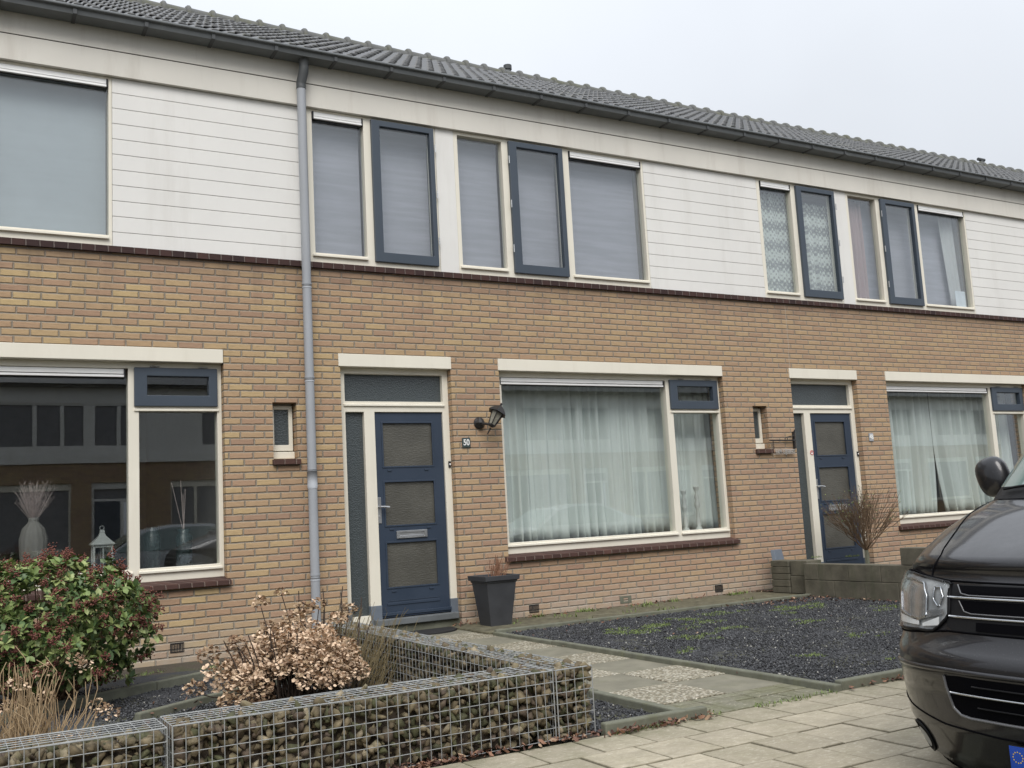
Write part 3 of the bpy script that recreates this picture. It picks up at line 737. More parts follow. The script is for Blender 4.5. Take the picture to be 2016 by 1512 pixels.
text_obj('letters', 'FAM GIJSBERS', .072, 'letter', hs, (-.19, -.04, -.150), (R(90), 0, 0), .004, bold=.001, sx=.74)
mb = MB(); mb.tube([(-.385, -.036, -.122), (-.005, -.036, -.122)], .003, 5); mb.tube([(-.385, -.036, -.178), (-.005, -.036, -.178)], .0025, 5); mb.build('letter_rail', 'letter', hs)

# ------------------------------------------------------------------ ground
t = NT('ground_soil'); p = t.pos(); c_ = t.ramp(t.noise(p, 3, 8, .7), [(.3, (.045, .036, .026)), (.5, (.075, .062, .045)), (.65, (.06, .068, .032)), (.8, (.10, .085, .06))]); t.col(c_); t.rough(.95); t.bump(t.noise(p, 40, 6), .9, .02); M['ground'] = t.m
t = NT('asphalt'); p = t.pos(); c_ = t.mix(t.noise(p, 120, 3), (.035, .035, .036), (.085, .083, .08)); t.col(c_); t.rough(.85); t.bump(t.noise(p, 150, 3), .6, .004); M['asphalt'] = t.m
t = NT('dark_grit_bed'); p = t.pos(); c_ = t.mix(t.noise(p, 60, 4), (.022, .024, .028), (.07, .073, .08)); c_ = t.mix(t.mr(t.noise(p, 2.4, 5), .5, .66, 0, .9), c_, (.095, .095, .050)); t.col(c_); t.rough(.9); t.bump(t.noise(p, 70, 4), 1, .012); M['grit_bed'] = t.m
def paving_mat(name, base, moss=.35, x0=0., y0=-4.985, sx=.29, sy=.2875):
    t = NT(name); p = t.pos()
    sp = t.n('ShaderNodeSeparateXYZ'); t.l(p, sp.inputs[0])
    row = t.math('FLOOR', t.math('DIVIDE', t.math('SUBTRACT', sp.outputs[1], y0), sy))
    cx = t.math('FLOOR', t.math('ADD', t.math('DIVIDE', t.math('SUBTRACT', sp.outputs[0], x0), sx), t.math('MULTIPLY', t.math('FLOORED_MODULO', row, 2.0), .5)))
    cb = t.n('ShaderNodeCombineXYZ'); t.l(cx, cb.inputs[0]); t.l(row, cb.inputs[1])
    w_ = t.n('ShaderNodeTexWhiteNoise', noise_dimensions='3D'); t.l(cb.outputs[0], w_.inputs['Vector'])
    v = t.mr(w_.outputs[0], 0, 1, .82, 1.12); x = t.n('ShaderNodeVectorMath', operation='SCALE'); x.inputs[0].default_value = base; t.l(v, x.inputs['Scale'])
    c_ = t.mix(t.mr(t.noise(t.scale(p, (1, 2.2, 1)), 7, 6, .7), .38, .64, 0, .55), x.outputs[0], tuple(q*.66 for q in base))
    c_ = t.mix(t.mr(t.noise(t.scale(p, (1, 2.5, 1)), 26, 4, .75), .54, .70, 0, .85), c_, (.62, .58, .47))
    c_ = t.mix(t.mr(t.noise(p, 40, 5, .85), .54, .70, 0, .6), c_, tuple(q*.45 for q in base))
    c_ = t.mix(t.mr(t.noise(t.scale(p, (1, 1.6, 1)), 3.3, 5, .75), .45, .68, 0, .5), c_, tuple(q*.62 for q in base))
    c_ = t.mix(t.mr(t.noise(p, 1.9, 5, .7), .5, .72, 0, moss), c_, (.17, .165, .085))
    # dirt and moss sitting along the slab joints
    cxf = t.math('ADD', t.math('DIVIDE', t.math('SUBTRACT', sp.outputs[0], x0), sx), t.math('MULTIPLY', t.math('FLOORED_MODULO', row, 2.0), .5))
    fx = t.math('SUBTRACT', cxf, t.math('FLOOR', cxf)); ry = t.math('DIVIDE', t.math('SUBTRACT', sp.outputs[1], y0), sy); fy = t.math('SUBTRACT', ry, t.math('FLOOR', ry))
    ex = t.math('MULTIPLY', t.math('MINIMUM', fx, t.math('SUBTRACT', 1, fx)), sx); ey = t.math('MULTIPLY', t.math('MINIMUM', fy, t.math('SUBTRACT', 1, fy)), sy)
    ed = t.math('ADD', t.math('MINIMUM', ex, ey), t.math('MULTIPLY', t.math('SUBTRACT', t.noise(p, 14, 4), .5), .018))
    c_ = t.mix(t.mr(ed, .003, .012, .62, 0), c_, (.10, .09, .055))
    # the strip beside the edging is the mossiest
    c_ = t.mix(t.math('MULTIPLY', t.mr(sp.outputs[1], -5.35, -5.0, 0, .55), t.mr(t.noise(p, 6, 5), .4, .62, 0, 1)), c_, (.13, .135, .07))
    t.col(c_); t.rough(.85); t.b.inputs['Specular IOR Level'].default_value = .3; t.bump(t.noise(p, 90, 5), .45, .004); return t.m
M['paving'] = paving_mat('street_slabs', (.435, .385, .290))
M['paving2'] = paving_mat('mossy_slabs', (.225, .215, .16), .8)
M['slab'] = simple('plain_slab', (.20, .188, .142), .9, 0, .2, 5, .5, dirt=((.12, .125, .07), 2.0, .6))
t = NT('washed_pebble_slab'); p = t.pos(); vo = t.n('ShaderNodeTexVoronoi'); vo.inputs['Scale'].default_value = 62; t.l(p, vo.inputs['Vector'])
cs = t.n('ShaderNodeSeparateColor'); t.l(vo.outputs['Color'], cs.inputs[0])
pc = t.ramp(cs.outputs[0], [(0, (.20, .165, .11)), (.3, (.34, .30, .22)), (.65, (.48, .44, .34)), (1, (.66, .62, .52))])
c_ = t.mix(t.mr(vo.outputs['Distance'], .42, .68, 0, .8), pc, (.13, .12, .085)); c_ = t.mix(t.mr(t.noise(p, 4, 5), .5, .7, 0, .35), c_, (.16, .15, .09))
t.col(c_); t.rough(.75); t.bump(t.mr(vo.outputs['Distance'], 0, .65, 1, 0), 1.0, .008); M['pebble'] = t.m

def sheet_z(name, x0, x1, y0, y1, z, mat, kind='structure', nx=1, ny=1, amp=0):
    xs = np.linspace(x0, x1, nx+1); ys = np.linspace(y0, y1, ny+1)
    mb = MB().grid([[(x, y, z+(amp*mnoise.noise(Vector((x*1.7, y*1.7, z*9))) if amp else 0)) for x in xs] for y in ys]); return tag(mb.build(name, mat, smooth=bool(amp)), kind=kind)
g = MB(); g.quad((-400, -400, -.36), (400, -400, -.36), (400, 400, -.36), (-400, 400, -.36)); tag(g.build('ground', 'ground'), kind='structure')
tag(box('road', (-60, 80, -13.2, -6.42, -.356, -.214), 'asphalt'), kind='structure')
tag(box('garden_soil', (-7.2, 23, -4.985, 0.02, -.35, -.035), 'ground'), kind='structure')
# pavement: 30 cm slabs in half bond
def slabs(name, rows, y_top, x0, x1, mat, z=0.0, sx=.29, sy=.2875, seed=1, off0=0):
    mb = MB(); rnd = random.Random(seed)
    for j in range(rows):
        o = (sx/2 if (j+off0) % 2 else 0); y1 = y_top-j*sy; x = math.floor(x0/sx)*sx-sx+o
        while x < x1:
            a, b = max(x, x0), min(x+sx, x1)
            if b-a > .03:
                dz = rnd.uniform(-.0025, .0025); mb.box(a+.0045, b-.0045, y1-sy+.0045, y1-.0045, -.05, z+dz)
            x += sx
    return mb.build(name, mat, bevel=.004)
tag(slabs('pavement', 5, -4.985, -8, 14, 'paving', off0=1), kind='structure')
tag(box('pavement_bed', (-8, 14, -6.425, -4.985, -.36, -.016), 'soil'), kind='structure')
tag(box('street_kerb', (-8, 14, -6.56, -6.43, -.3, -.035), 'concrete', bevel=.01), 'low grey concrete street kerb along the pavement edge by the van', 'kerb')
# path of alternating plain and pebble slabs to door 50
pa = MB(); pb = MB(); rnd = random.Random(2)
for j in range(10):
    y1 = -.02-.0-j*.506-(-.0); y0 = y1-.50
    y1 = -3.075+.5075*6-j*.5075; y0 = y1-.5075
    for i in range(2):
        a = .065+i*.505; q = pb if (i+j) % 2 == 0 else pa
        if y0 < -4.65: continue
        q.box(a+.003, a+.505-.003, y0+.003, min(y1, -.01)-.003, -.05, rnd.uniform(-.002, .003)+(.002 if q is pb else 0))
path = empty('garden_path', (0, 0, 0)); tag(path, 'garden path of alternating plain and pebble slabs leading to door 50', 'path', kind='structure')
pa.build('plain_slabs', 'slab', path, bevel=.005); pb.build('pebble_slabs', 'pebble', path, bevel=.005)
tag(box('path_bed', (-.02, 1.08, -4.985, -.0, -.06, -.008), 'concrete'), kind='structure')
tag(slabs('path_apron', 2, -4.605, .02, 1.0, 'paving2', sx=.30, sy=.189, seed=5), kind='structure')

# edging boards of concrete
def edging(name, a, b, w, zb, zt, lab, group='concrete edgings of the front gardens'):
    a = Vector((*a, 0)); b = Vector((*b, 0)); d = (b-a); L_ = d.length; d.normalize(); n = Vector((-d.y, d.x, 0))*w/2
    mb = MB(); k = max(1, round(L_/1.0)); rnd = random.Random(int(L_*100))
    for i in range(k):
        p0 = a+d*(L_*i/k+.002); p1 = a+d*(L_*(i+1)/k-.002); z = zt+rnd.uniform(-.003, .003)
        n0 = len(mb.v); mb.v += [tuple(Vector((q.x, q.y, zz))) for zz in (zb, z) for q in (p0-n, p1-n, p1+n, p0+n)]
        for q in ((0, 3, 2, 1), (4, 5, 6, 7), (0, 1, 5, 4), (1, 2, 6, 5), (2, 3, 7, 6), (3, 0, 4, 7)): mb.f.append(tuple(n0+i2 for i2 in q)); mb.mi.append(0)
    return tag(mb.build(name, 'concrete', bevel=.008), lab, 'edging', group)
edging('garden_edging', (1.055, -.95), (1.030, -5.0), .055, -.1, .034, 'mossy concrete edging between the slab path and the large dark gravel bed')
edging('garden_edging', (1.06, -4.965), (9.5, -4.965), .055, -.1, .050, 'concrete edging along the pavement in front of the large gravel bed')
edging('garden_edging', (1.085, -.90), (4.95, -.98), .055, -.1, .040, 'concrete edging parallel to the house wall behind the large gravel bed')
edging('garden_edging', (.01, -3.2), (.01, -5.0), .055, -.1, .030, 'concrete edging left of the slab path, beside the small gravel triangle')
edging('garden_edging', (-.53, -4.96), (.085, -4.985), .05, -.1, .050, 'short concrete edging at the pavement end of the small gravel triangle')
edging('garden_edging', (-3.6, -2.55), (-1.2, -1.15), .05, -.08, .055, 'slanting edging between the red budded shrub and the grey grit')
edging('garden_edging', (-2.30, -2.75), (-1.1, -1.95), .05, -.08, .04, 'short edging just left of the dried hydrangea')

M['moss_strip'] = simple('moss_strip', (.115, .105, .065), .95, 0, .4, 14, .9, dirt=((.24, .22, .16), 1.4, .7))
tag(box('wall_foot_path', (1.03, 5.0, -.87, -.02, -.06, .022), 'moss_strip', bevel=.01), kind='structure')
sheet_z('gravel_ground', 1.08, 5.05, -4.93, -.93, .002, 'grit_bed', nx=40, ny=40, amp=.012)
sheet_z('gravel_strip_ground', -.47, .005, -4.95, -1.2, -.02, 'grit_bed')
sheet_z('left_garden_ground', -6, -.72, -4.58, -.76, -.012, 'grit_bed', nx=40, ny=30, amp=.02)
mt = empty('doormat', (.74, -.06, .004)); tag(mt, 'half round black rubber mat on the ground below door 50', 'doormat')
mb = MB(); pts = [(.33*math.cos(a), -.36*math.sin(a)) for a in np.linspace(0, math.pi, 24)]
mb.poly([(x, y, .014) for x, y in pts]); mb.grid([[(x, y, .0) for x, y in pts], [(x, y, .014) for x, y in pts]]); mb.build('mat', 'rubber', mt)

# ------------------------------------------------------------------ scattering helper
def ico(sub):
    bm = bmesh.new(); bmesh.ops.create_icosphere(bm, subdivisions=sub, radius=1)
    v = np.array([q.co[:] for q in bm.verts]); f_ = np.array([[q.index for q in fc.verts] for fc in bm.faces]); bm.free(); return v, f_
ICO1, ICO2 = ico(1), ico(2)
OCT = (np.array([(1, 0, 0), (0, 1, 0), (-1, 0, 0), (0, -1, 0), (0, 0, 1), (0, 0, -1)], float), np.array([(0, 1, 4), (1, 2, 4), (2, 3, 4), (3, 0, 4), (1, 0, 5), (2, 1, 5), (3, 2, 5), (0, 3, 5)]))
def rotmats(rs, n):
    q = rs.normal(size=(n, 4)); q /= np.linalg.norm(q, axis=1, keepdims=True); w, x, y, z = q.T
    return np.stack([np.stack([1-2*(y*y+z*z), 2*(x*y-z*w), 2*(x*z+y*w)], 1), np.stack([2*(x*y+z*w), 1-2*(x*x+z*z), 2*(y*z-x*w)], 1), np.stack([2*(x*z-y*w), 2*(y*z+x*w), 1-2*(x*x+y*y)], 1)], 1)
def scatter(name, tmpl, pos, scl, mats, rs, parent=None, rot=None, midx=None, jitter=0, smooth=False):
    tv, tf_ = tmpl; n = len(pos); Rm = rotmats(rs, n) if rot is None else rot
    v = tv[None]*scl[:, None, :]
    if jitter: v = v*(1+rs.normal(0, jitter, (n, len(tv), 1)))
    v = np.einsum('nij,nkj->nki', Rm, v)+pos[:, None, :]
    f_ = tf_[None]+(np.arange(n)*len(tv))[:, None, None]
    mi = None if midx is None else np.repeat(midx, len(tf_))
    return np_mesh(name, v.reshape(-1, 3), f_.reshape(-1, tf_.shape[1]), mats, parent, mi, smooth)
rs = np.random.RandomState(11)
# grit
for i, c0 in enumerate([(.024, .025, .028), (.050, .052, .057), (.095, .098, .104), (.34, .33, .30)]): M['grit%d' % i] = simple('grit_%s' % 'abcd'[i], c0, .7, 0, .3, 60)
GR = ['grit0', 'grit1', 'grit2', 'grit3']
def gravel(name, x0, x1, y0, y1, z, dens, lab, test=None, sz=.0080):
    n = int((x1-x0)*(y1-y0)*dens); P = np.stack([rs.uniform(x0, x1, n), rs.uniform(y0, y1, n), z+rs.uniform(-.004, .008, n)], 1)
    if test is not None: P = P[test(P)]
    n = len(P); s_ = rs.uniform(.6, 1.35, (n, 1))*sz*rs.uniform(.7, 1.25, (n, 3)); s_[:, 2] *= .75
    mi = rs.choice(4, n, p=[.36, .37, .255, .015])
    return tag(scatter(name, OCT, P, s_, GR, rs, midx=mi), kind='stuff', label=lab, cat='gravel')
def bumpz(P): return P
gr = gravel('dark_gravel', 1.09, 4.93, -4.92, -.93, .004, 4300, 'bed of dark grey angular gravel in the front garden of number 50')
gravel('dark_gravel', -.46, .0, -4.95, -3.2, -.018, 4200, 'small triangle of dark gravel between gabion and slab path')
gravel('dark_gravel', -3.3, -.73, -4.4, -1.2, -.008, 2800, 'dark grit under the dead hydrangea inside the gabion walls')

# weeds, grass tufts, leaf litter
M['weed'] = simple('weed_leaf', (.15, .20, .055), .6, 0, .35, 25); M['weed2'] = simple('moss', (.10, .115, .04), .9, 0, .3, 30)
BLADE = (np.array([(-.5, 0, 0), (.5, 0, 0), (.32, .12, .6), (-.32, .12, .6), (.0, .42, 1.0)], float), np.array([(0, 1, 2, 3), (3, 2, 4, 4)]))
BLADE = (BLADE[0], np.array([(0, 1, 2), (0, 2, 3), (3, 2, 4)]))
def zrot(a, tilt):
    ca, sa = np.cos(a), np.sin(a); ct, st_ = np.cos(tilt), np.sin(tilt); n = len(a); o = np.zeros(n)
    Rz = np.stack([np.stack([ca, -sa, o], 1), np.stack([sa, ca, o], 1), np.stack([o, o, o+1], 1)], 1)
    Rx = np.stack([np.stack([o+1, o, o], 1), np.stack([o, ct, -st_], 1), np.stack([o, st_, ct], 1)], 1)
    return np.einsum('nij,njk->nik', Rz, Rx)
def tufts(name, centres, lab, mat='weed', h=.035, w=.006, per=60):
    P = []; 
    for (x, y, z, r, k) in centres:
        m = int(per*k); a = rs.uniform(0, 6.28, m); q = r*np.sqrt(rs.uniform(0, 1, m)); P.append(np.stack([x+q*np.cos(a)*1.3, y+q*np.sin(a)*.8, np.full(m, z)], 1))
    P = np.concatenate(P); n = len(P); s_ = np.stack([np.full(n, w)*rs.uniform(.6, 1.5, n), h*rs.uniform(.5, 1.1, n), h*rs.uniform(.4, 1.2, n)], 1)
    return tag(scatter(name, BLADE, P, s_, [mat], rs, rot=zrot(rs.uniform(0, 6.28, n), rs.uniform(-1.2, .1, n))), kind='stuff', label=lab, cat='weeds')
cs_ = []
for x, y, r, k in ((2.3, -1.75, .32, 3.2), (2.75, -1.55, .18, 1.5), (3.3, -1.45, .2, 1.4), (1.7, -1.9, .25, 1.8), (2.0, -2.6, .2, 1.2), (2.45, -2.35, .15, .7), (3.9, -1.8, .22, 1.6), (4.4, -1.6, .2, 1.2), (3.2, -2.6, .15, .7), (4.5, -2.5, .25, 1.2), (2.9, -3.6, .13, .6), (3.3, -3.9, .16, .9), (1.9, -4.0, .1, .4), (4.1, -3.3, .18, .8), (1.5, -3.1, .12, .4), (2.1, -4.55, .1, .5)): [cs_.append((x+rs.normal(0, r*.8), y+rs.normal(0, r*.55), .006, r*.36, k*rs.uniform(.7, 2.2))) for q_ in range(7)]
tufts('weed_patches', cs_, 'low green weeds and moss spreading over the dark gravel bed', 'weed', .017, .007)
cs_ = [(x, -.10-rs.uniform(0, .08), .02, .07, .9) for x in (2.55, 2.62, 3.35, 3.75, 4.6, 4.75, 2.0)]+[(x, -.5+rs.uniform(-.35, .3), .02, .10, .25) for x in rs.uniform(1.2, 4.9, 12)]
tufts('weed_tufts', cs_, 'green weed tufts at the foot of the brick wall beside the gravel bed', 'weed', .05, .009)
cs_ = [(x, -5.0+rs.uniform(-.02, .03), .0, .06, .5) for x in rs.uniform(-.5, 1.1, 14)]+[(x, -.8+rs.uniform(-.1, .1), .0, .08, .6) for x in rs.uniform(-2.2, -.8, 12)]+[(6.35, -.35, .34, .08, 2.0), (5.6, -.5, .38, .06, 1.0)]
tufts('weed_tufts', cs_, 'tiny weeds in the joint between pavement, path and gabion', 'weed', .022, .006)
for nm, c0 in (('leafa', (.15, .075, .05)), ('leafb', (.24, .125, .075)), ('leafc', (.085, .045, .035)), ('leafd', (.36, .25, .165))): M[nm] = simple('fallen_'+nm, c0, .7, 0, .2, 40)
LEAFT = (np.array([(-1, 0, .12), (-.4, -.5, 0), (.5, -.42, .1), (1, 0, .35), (.5, .45, -.05), (-.4, .5, .15), (0, 0, -.12)], float), np.array([(6, 0, 1), (6, 1, 2), (6, 2, 3), (6, 3, 4), (6, 4, 5), (6, 5, 0)]))
def litter(name, segs, lab):
    P = []
    for (x0, y0, x1, y1, z, sp_, n) in segs:
        u = rs.uniform(0, 1, n)**1.0; cl_ = .5+.5*np.sin(u*17+x0*3); u = u[rs.uniform(0, 1, n) < .25+.75*cl_]; n = len(u)
        P.append(np.stack([x0+(x1-x0)*u+rs.normal(0, sp_, n), y0+(y1-y0)*u+rs.normal(0, sp_, n), z+np.abs(rs.normal(0, .008, n))], 1))
    P = np.concatenate(P); n = len(P); s0 = rs.uniform(.010, .026, (n, 1)); s_ = s0*np.array([[1, .8, .8]])
    return tag(scatter(name, LEAFT, P, s_, ['leafa', 'leafb', 'leafc', 'leafd'], rs, rot=np.einsum('nij,njk->nik', zrot(rs.uniform(0, 6.28, n), rs.normal(0, .6, n)), zrot(rs.uniform(0, 6.28, n), rs.normal(0, .5, n))), midx=rs.choice(4, n, p=[.35, .25, .3, .1])), kind='stuff', label=lab, cat='leaves')
litter('leaf_litter', [(-3.4, -4.965, -.55, -4.965, .006, .022, 700), (-.55, -5.02, .1, -5.02, .006, .02, 190), (1.1, -5.0, 2.6, -5.0, .008, .02, 130), (1.15, -.93, 4.9, -1.02, .01, .05, 170), (4.85, -1.0, 4.88, -3.2, .012, .05, 170), (4.0, -1.1, 4.9, -1.3, .012, .12, 160), (1.2, -.1, 4.9, -.08, .026, .035, 150), (5.0, -.15, 5.0, -.3, .03, .06, 40), (-3.2, -4.3, -.8, -4.3, .01, .15, 260), (-1.9, -2.8, -.8, -3.4, .012, .28, 360), (1.05, -.1, 1.2, -.08, .03, .05, 45), (1.2, -1.2, 4.6, -4.4, .012, .5, 60), (1.0, -4.0, 1.05, -4.8, .012, .03, 12)], 'brown fallen leaves drifted along the gabions, edgings and wall')

# ------------------------------------------------------------------ gabions
for i, c0 in enumerate([(.125, .098, .058), (.185, .150, .092), (.075, .075, .038), (.27, .225, .15), (.105, .078, .056)]): M['stone%d' % i] = simple('gabion_stone_%s' % 'abcde'[i], c0, .85, 0, .35, 35, .5, dirt=((.09, .10, .03), 7, .75))
def hull_templates(n, seed):
    r_ = np.random.RandomState(seed); out = []
    for i in range(n):
        bm = bmesh.new(); P = r_.normal(size=(13, 3)); P /= np.linalg.norm(P, axis=1, keepdims=True); P *= r_.uniform(.8, 1.05, (13, 1))
        for q in P: bm.verts.new(q)
        res = bmesh.ops.convex_hull(bm, input=bm.verts); 
        for vv in [q for q in bm.verts if not q.link_faces]: bm.verts.remove(vv)
        bmesh.ops.triangulate(bm, faces=bm.faces); bm.verts.index_update()
        out.append((np.array([q.co[:] for q in bm.verts]), np.array([[q.index for q in fc.verts] for fc in bm.faces]))); bm.free()
    return out
HULLS = hull_templates(9, 4)
def scatter_hulls(name, pos, scl, mats, rs_, parent, midx):
    V, F_, Mi, base = [], [], [], 0; Rm = rotmats(rs_, len(pos)); ch = rs_.randint(0, len(HULLS), len(pos))
    for i in range(len(pos)):
        tv, tf_ = HULLS[ch[i]]; V.append((tv*scl[i]) @ Rm[i].T+pos[i]); F_.append(tf_+base); base += len(tv); Mi.append(np.full(len(tf_), midx[i]))
    return np_mesh(name, np.concatenate(V), np.concatenate(F_), mats, parent, np.concatenate(Mi))
def gabion(x0, x1, y0, y1, h, lab, seed):
    g = empty('gabion', ((x0+x1)/2, (y0+y1)/2, 0)); tag(g, lab, 'gabion', 'gabion baskets round the front garden')
    ox, oy = (x0+x1)/2, (y0+y1)/2; rnd = random.Random(seed); r_ = np.random.RandomState(seed)
    m = MB(); w = .0019; st_ = .05
    nx, ny, nz = round((x1-x0)/st_), round((y1-y0)/st_), round(h/st_)
    X = [x0+(x1-x0)*i/nx for i in range(nx+1)]; Y = [y0+(y1-y0)*i/ny for i in range(ny+1)]; Z = [.004+(h-.004)*i/nz for i in range(nz+1)]
    def wob(a, b, q=3):
        a = Vector(a); b = Vector(b); k = max(1, int((b-a).length/.3)); pts = [a.lerp(b, i/k) for i in range(k+1)]
        for p_ in pts[1:-1]: p_ += Vector((rnd.uniform(-1, 1), rnd.uniform(-1, 1), rnd.uniform(-1, 1)))*.0022
        return [p_-Vector((ox, oy, 0)) for p_ in pts]
    def T(a, b, r=w): m.tube(wob(a, b), r, 4, False)
    for y in (y0, y1):
        s_ = -1 if y == y0 else 1
        for x in X: T((x, y+s_*w, 0), (x, y+s_*w, h))
        for z in Z: T((x0, y, z), (x1, y, z))
    for x in (x0, x1):
        s_ = -1 if x == x0 else 1
        for y in Y: T((x+s_*w, y, 0), (x+s_*w, y, h))
        for z in Z: T((x, y0, z), (x, y1, z))
    for x in X: T((x, y0, h), (x, y1, h))
    for y in Y: T((x0, y, h+w), (x1, y, h+w))
    for a, b in (((x0, y0), (x1, y0)), ((x0, y1), (x1, y1)), ((x0, y0), (x0, y1)), ((x1, y0), (x1, y1))): T((*a, h), (*b, h), w*1.5)
    for a in ((x0, y0), (x1, y0), (x0, y1), (x1, y1)): T((*a, 0), (*a, h), w*1.5)
    m.build('wire_cage', 'wire', g)
    # stones: three jittered layers behind every face, dark core
    P = []; sz = .031
    def layer(fn, lu, lv, depth):
        for u in np.arange(sz*.6, lu, sz*1.40):
            for v in np.arange(sz*.5, lv, sz*1.16): P.append(fn(u+rnd.uniform(-.02, .02), v+rnd.uniform(-.015, .015), depth+rnd.uniform(-.004, .014)))
    Lx, Ly = x1-x0, y1-y0
    for d in (sz*.95, sz*2.2):
        layer(lambda u, v, q: (x0+u, y0+q, v), Lx, h-.015, d); layer(lambda u, v, q: (x0+u, y1-q, v), Lx, h-.015, d)
        layer(lambda u, v, q: (x0+q, y0+u, v), Ly, h-.015, d); layer(lambda u, v, q: (x1-q, y0+u, v), Ly, h-.015, d)
    layer(lambda u, v, q: (x0+u, y0+v, h-q-.012), Lx, Ly, sz*.85)
    P = np.array(P); P = P[(P[:, 2] > .0)]; n = len(P); P[:, 0] -= ox; P[:, 1] -= oy
    P[:, 0] = np.clip(P[:, 0], x0-ox+.024, x1-ox-.024); P[:, 1] = np.clip(P[:, 1], y0-oy+.024, y1-oy-.024)
    s0 = r_.uniform(.5, 1.25, (n, 1))*sz*.92; sc = s0*np.stack([r_.uniform(.9, 1.5, n), r_.uniform(.65, 1.05, n), r_.uniform(.45, .85, n)], 1)
    sv = scatter_hulls('stones', P, sc, ['stone%d' % i for i in range(5)], r_, g, r_.choice(5, n, p=[.32, .22, .24, .07, .15]))
    sv['kind'] = 'stuff'
    box('core', (x0-ox+.07, x1-ox-.07, y0-oy+.07, y1-oy-.07, 0, h-.06), 'soil', g)  # added dark box, stands in for the shade deep between the stones
    return g
gabion(-5.3, -2.535, -4.915, -4.67, .316, 'stone filled wire gabion cut off by the left edge of the picture, at the bottom', 51)
gabion(-2.515, -.768, -4.92, -4.67, .320, 'long stone filled gabion running in front of the dead hydrangea, by the pavement', 52)
gabion(-.756, -.552, -4.93, -1.55, .320, 'stone filled gabion running from the pavement corner back towards door 50', 53)

# ------------------------------------------------------------------ plants
def ML(nm, c0, **k): M[nm] = simple(nm, c0, k.pop('rough', .5), 0, k.pop('var', .25), k.pop('scale', 30), **k)
ML('leaf_green', (.165, .225, .070)); ML('leaf_dark', (.080, .135, .048)); ML('leaf_light', (.29, .34, .13)); ML('bud_red', (.19, .070, .050), rough=.8, var=.4); ML('bud_dark', (.13, .040, .030), rough=.8, var=.4)
ML('twig_brown', (.13, .085, .05), rough=.85); ML('twig_dark', (.055, .038, .028), rough=.85); ML('straw', (.36, .26, .15), rough=.85)
ML('petal_pale', (.68, .51, .36), rough=.9, var=.12); ML('petal_mid', (.37, .265, .165), rough=.9, var=.15); ML('petal_dark', (.23, .14, .085), rough=.9, var=.2); ML('twig_olive', (.17, .135, .07), rough=.9)
LEAF = (np.array([(0, 0, 0), (.30, .26, .03), (.36, .62, .02), (0, 1, -.08), (-.36, .62, .02), (-.30, .26, .03), (0, .5, -.06)], float), np.array([(6, 0, 1), (6, 1, 2), (6, 2, 3), (6, 3, 4), (6, 4, 5), (6, 5, 0)]))
def basis(d, r_):
    """rotation matrices whose local +Y follows the directions d"""
    n = len(d); d = d/np.linalg.norm(d, axis=1, keepdims=True); t_ = r_.normal(size=(n, 3)); t_[:, 2] *= .2
    x = np.cross(d, t_); x = np.cross(d, np.array([0, 0, 1.0])[None]+t_*.45); x /= np.linalg.norm(x, axis=1, keepdims=True)+1e-9
    z = np.cross(x, d); return np.stack([x, d, z], 2)
# red budded evergreen shrub
sk = empty('evergreen_shrub', (-2.72, -1.75, 0)); tag(sk, 'rounded evergreen shrub full of dark red flower buds under the left front window', 'shrub')
r_ = np.random.RandomState(5)
def lump(n, r, seed, zc=.50, zr=.50):
    th = r.uniform(0, 2*np.pi, n); cz = r.uniform(-.92, 1, n); sh = np.sqrt(1-cz*cz)
    D = np.stack([sh*np.cos(th), sh*np.sin(th), cz], 1)
    nn = np.array([mnoise.noise(Vector((a[0]*2.2+seed, a[1]*2.2, a[2]*2.2)))+.5*mnoise.noise(Vector((a[0]*5+seed, a[1]*5, a[2]*5))) for a in D])
    return D, 1+nn*.34
D, rad = lump(900, r_, 3.0)
lay = r_.choice([1.0, .86, .68], 900, p=[.66, .22, .12])
tips = D*np.array([[.63, .70, .425]])*(rad*lay)[:, None]+np.array([[0, 0, .50]])
tips = tips[tips[:, 2] > .10]; D = D[:len(tips)]
LP, LD, MI = [], [], []
for p0 in tips:
    out = p0-np.array([0, 0, .30]); out /= np.linalg.norm(out)
    k = r_.randint(7, 12)
    a0 = r_.uniform(0, 6.28); ax = np.cross(out, [0, 0, 1.]); ax /= np.linalg.norm(ax)+1e-6; bx = np.cross(out, ax)
    shade = r_.choice(3, p=[.50, .25, .25])
    for i in range(k):
        a = a0+i*2.4; d = ax*math.cos(a)+bx*math.sin(a)+out*r_.uniform(.05, .75); LP.append(p0-out*r_.uniform(0, .05)); LD.append(d); MI.append(shade if r_.rand() < .7 else r_.choice(3))
LP, LD, MI = np.array(LP), np.array(LD), np.array(MI); n = len(LP); s0 = r_.uniform(.042, .072, n)
scatter('leaves', LEAF, LP, np.stack([s0*.75, s0, s0], 1), ['leaf_green', 'leaf_dark', 'leaf_light'], r_, sk, rot=basis(LD, r_), midx=MI)['kind'] = 'stuff'
BP, BS = [], []
for p0 in tips:
    if r_.rand() < .42:
        out = p0-np.array([0, 0, .30]); out /= np.linalg.norm(out); c0 = p0+out*.02
        for i in range(30): BP.append(c0+out*r_.uniform(-.020, .040)+r_.normal(0, .0125, 3)); BS.append(r_.uniform(.005, .0085))
BP, BS = np.array(BP), np.array(BS)
scatter('flower_buds', OCT, BP, BS[:, None]*np.ones((1, 3)), ['bud_red', 'bud_dark'], r_, sk, midx=r_.choice(2, len(BP), p=[.6, .4]))['kind'] = 'stuff'
mb = MB(); rnd = random.Random(4)
for i in range(90):
    p0 = Vector(tips[rnd.randrange(len(tips))]); b = Vector((rnd.uniform(-.1, .1), rnd.uniform(-.1, .1), -.02)); m_ = b.lerp(p0, .5)+Vector((0, 0, -.04))
    mb.tube([b, m_, p0], [.008, .005, .0025], 5, False)
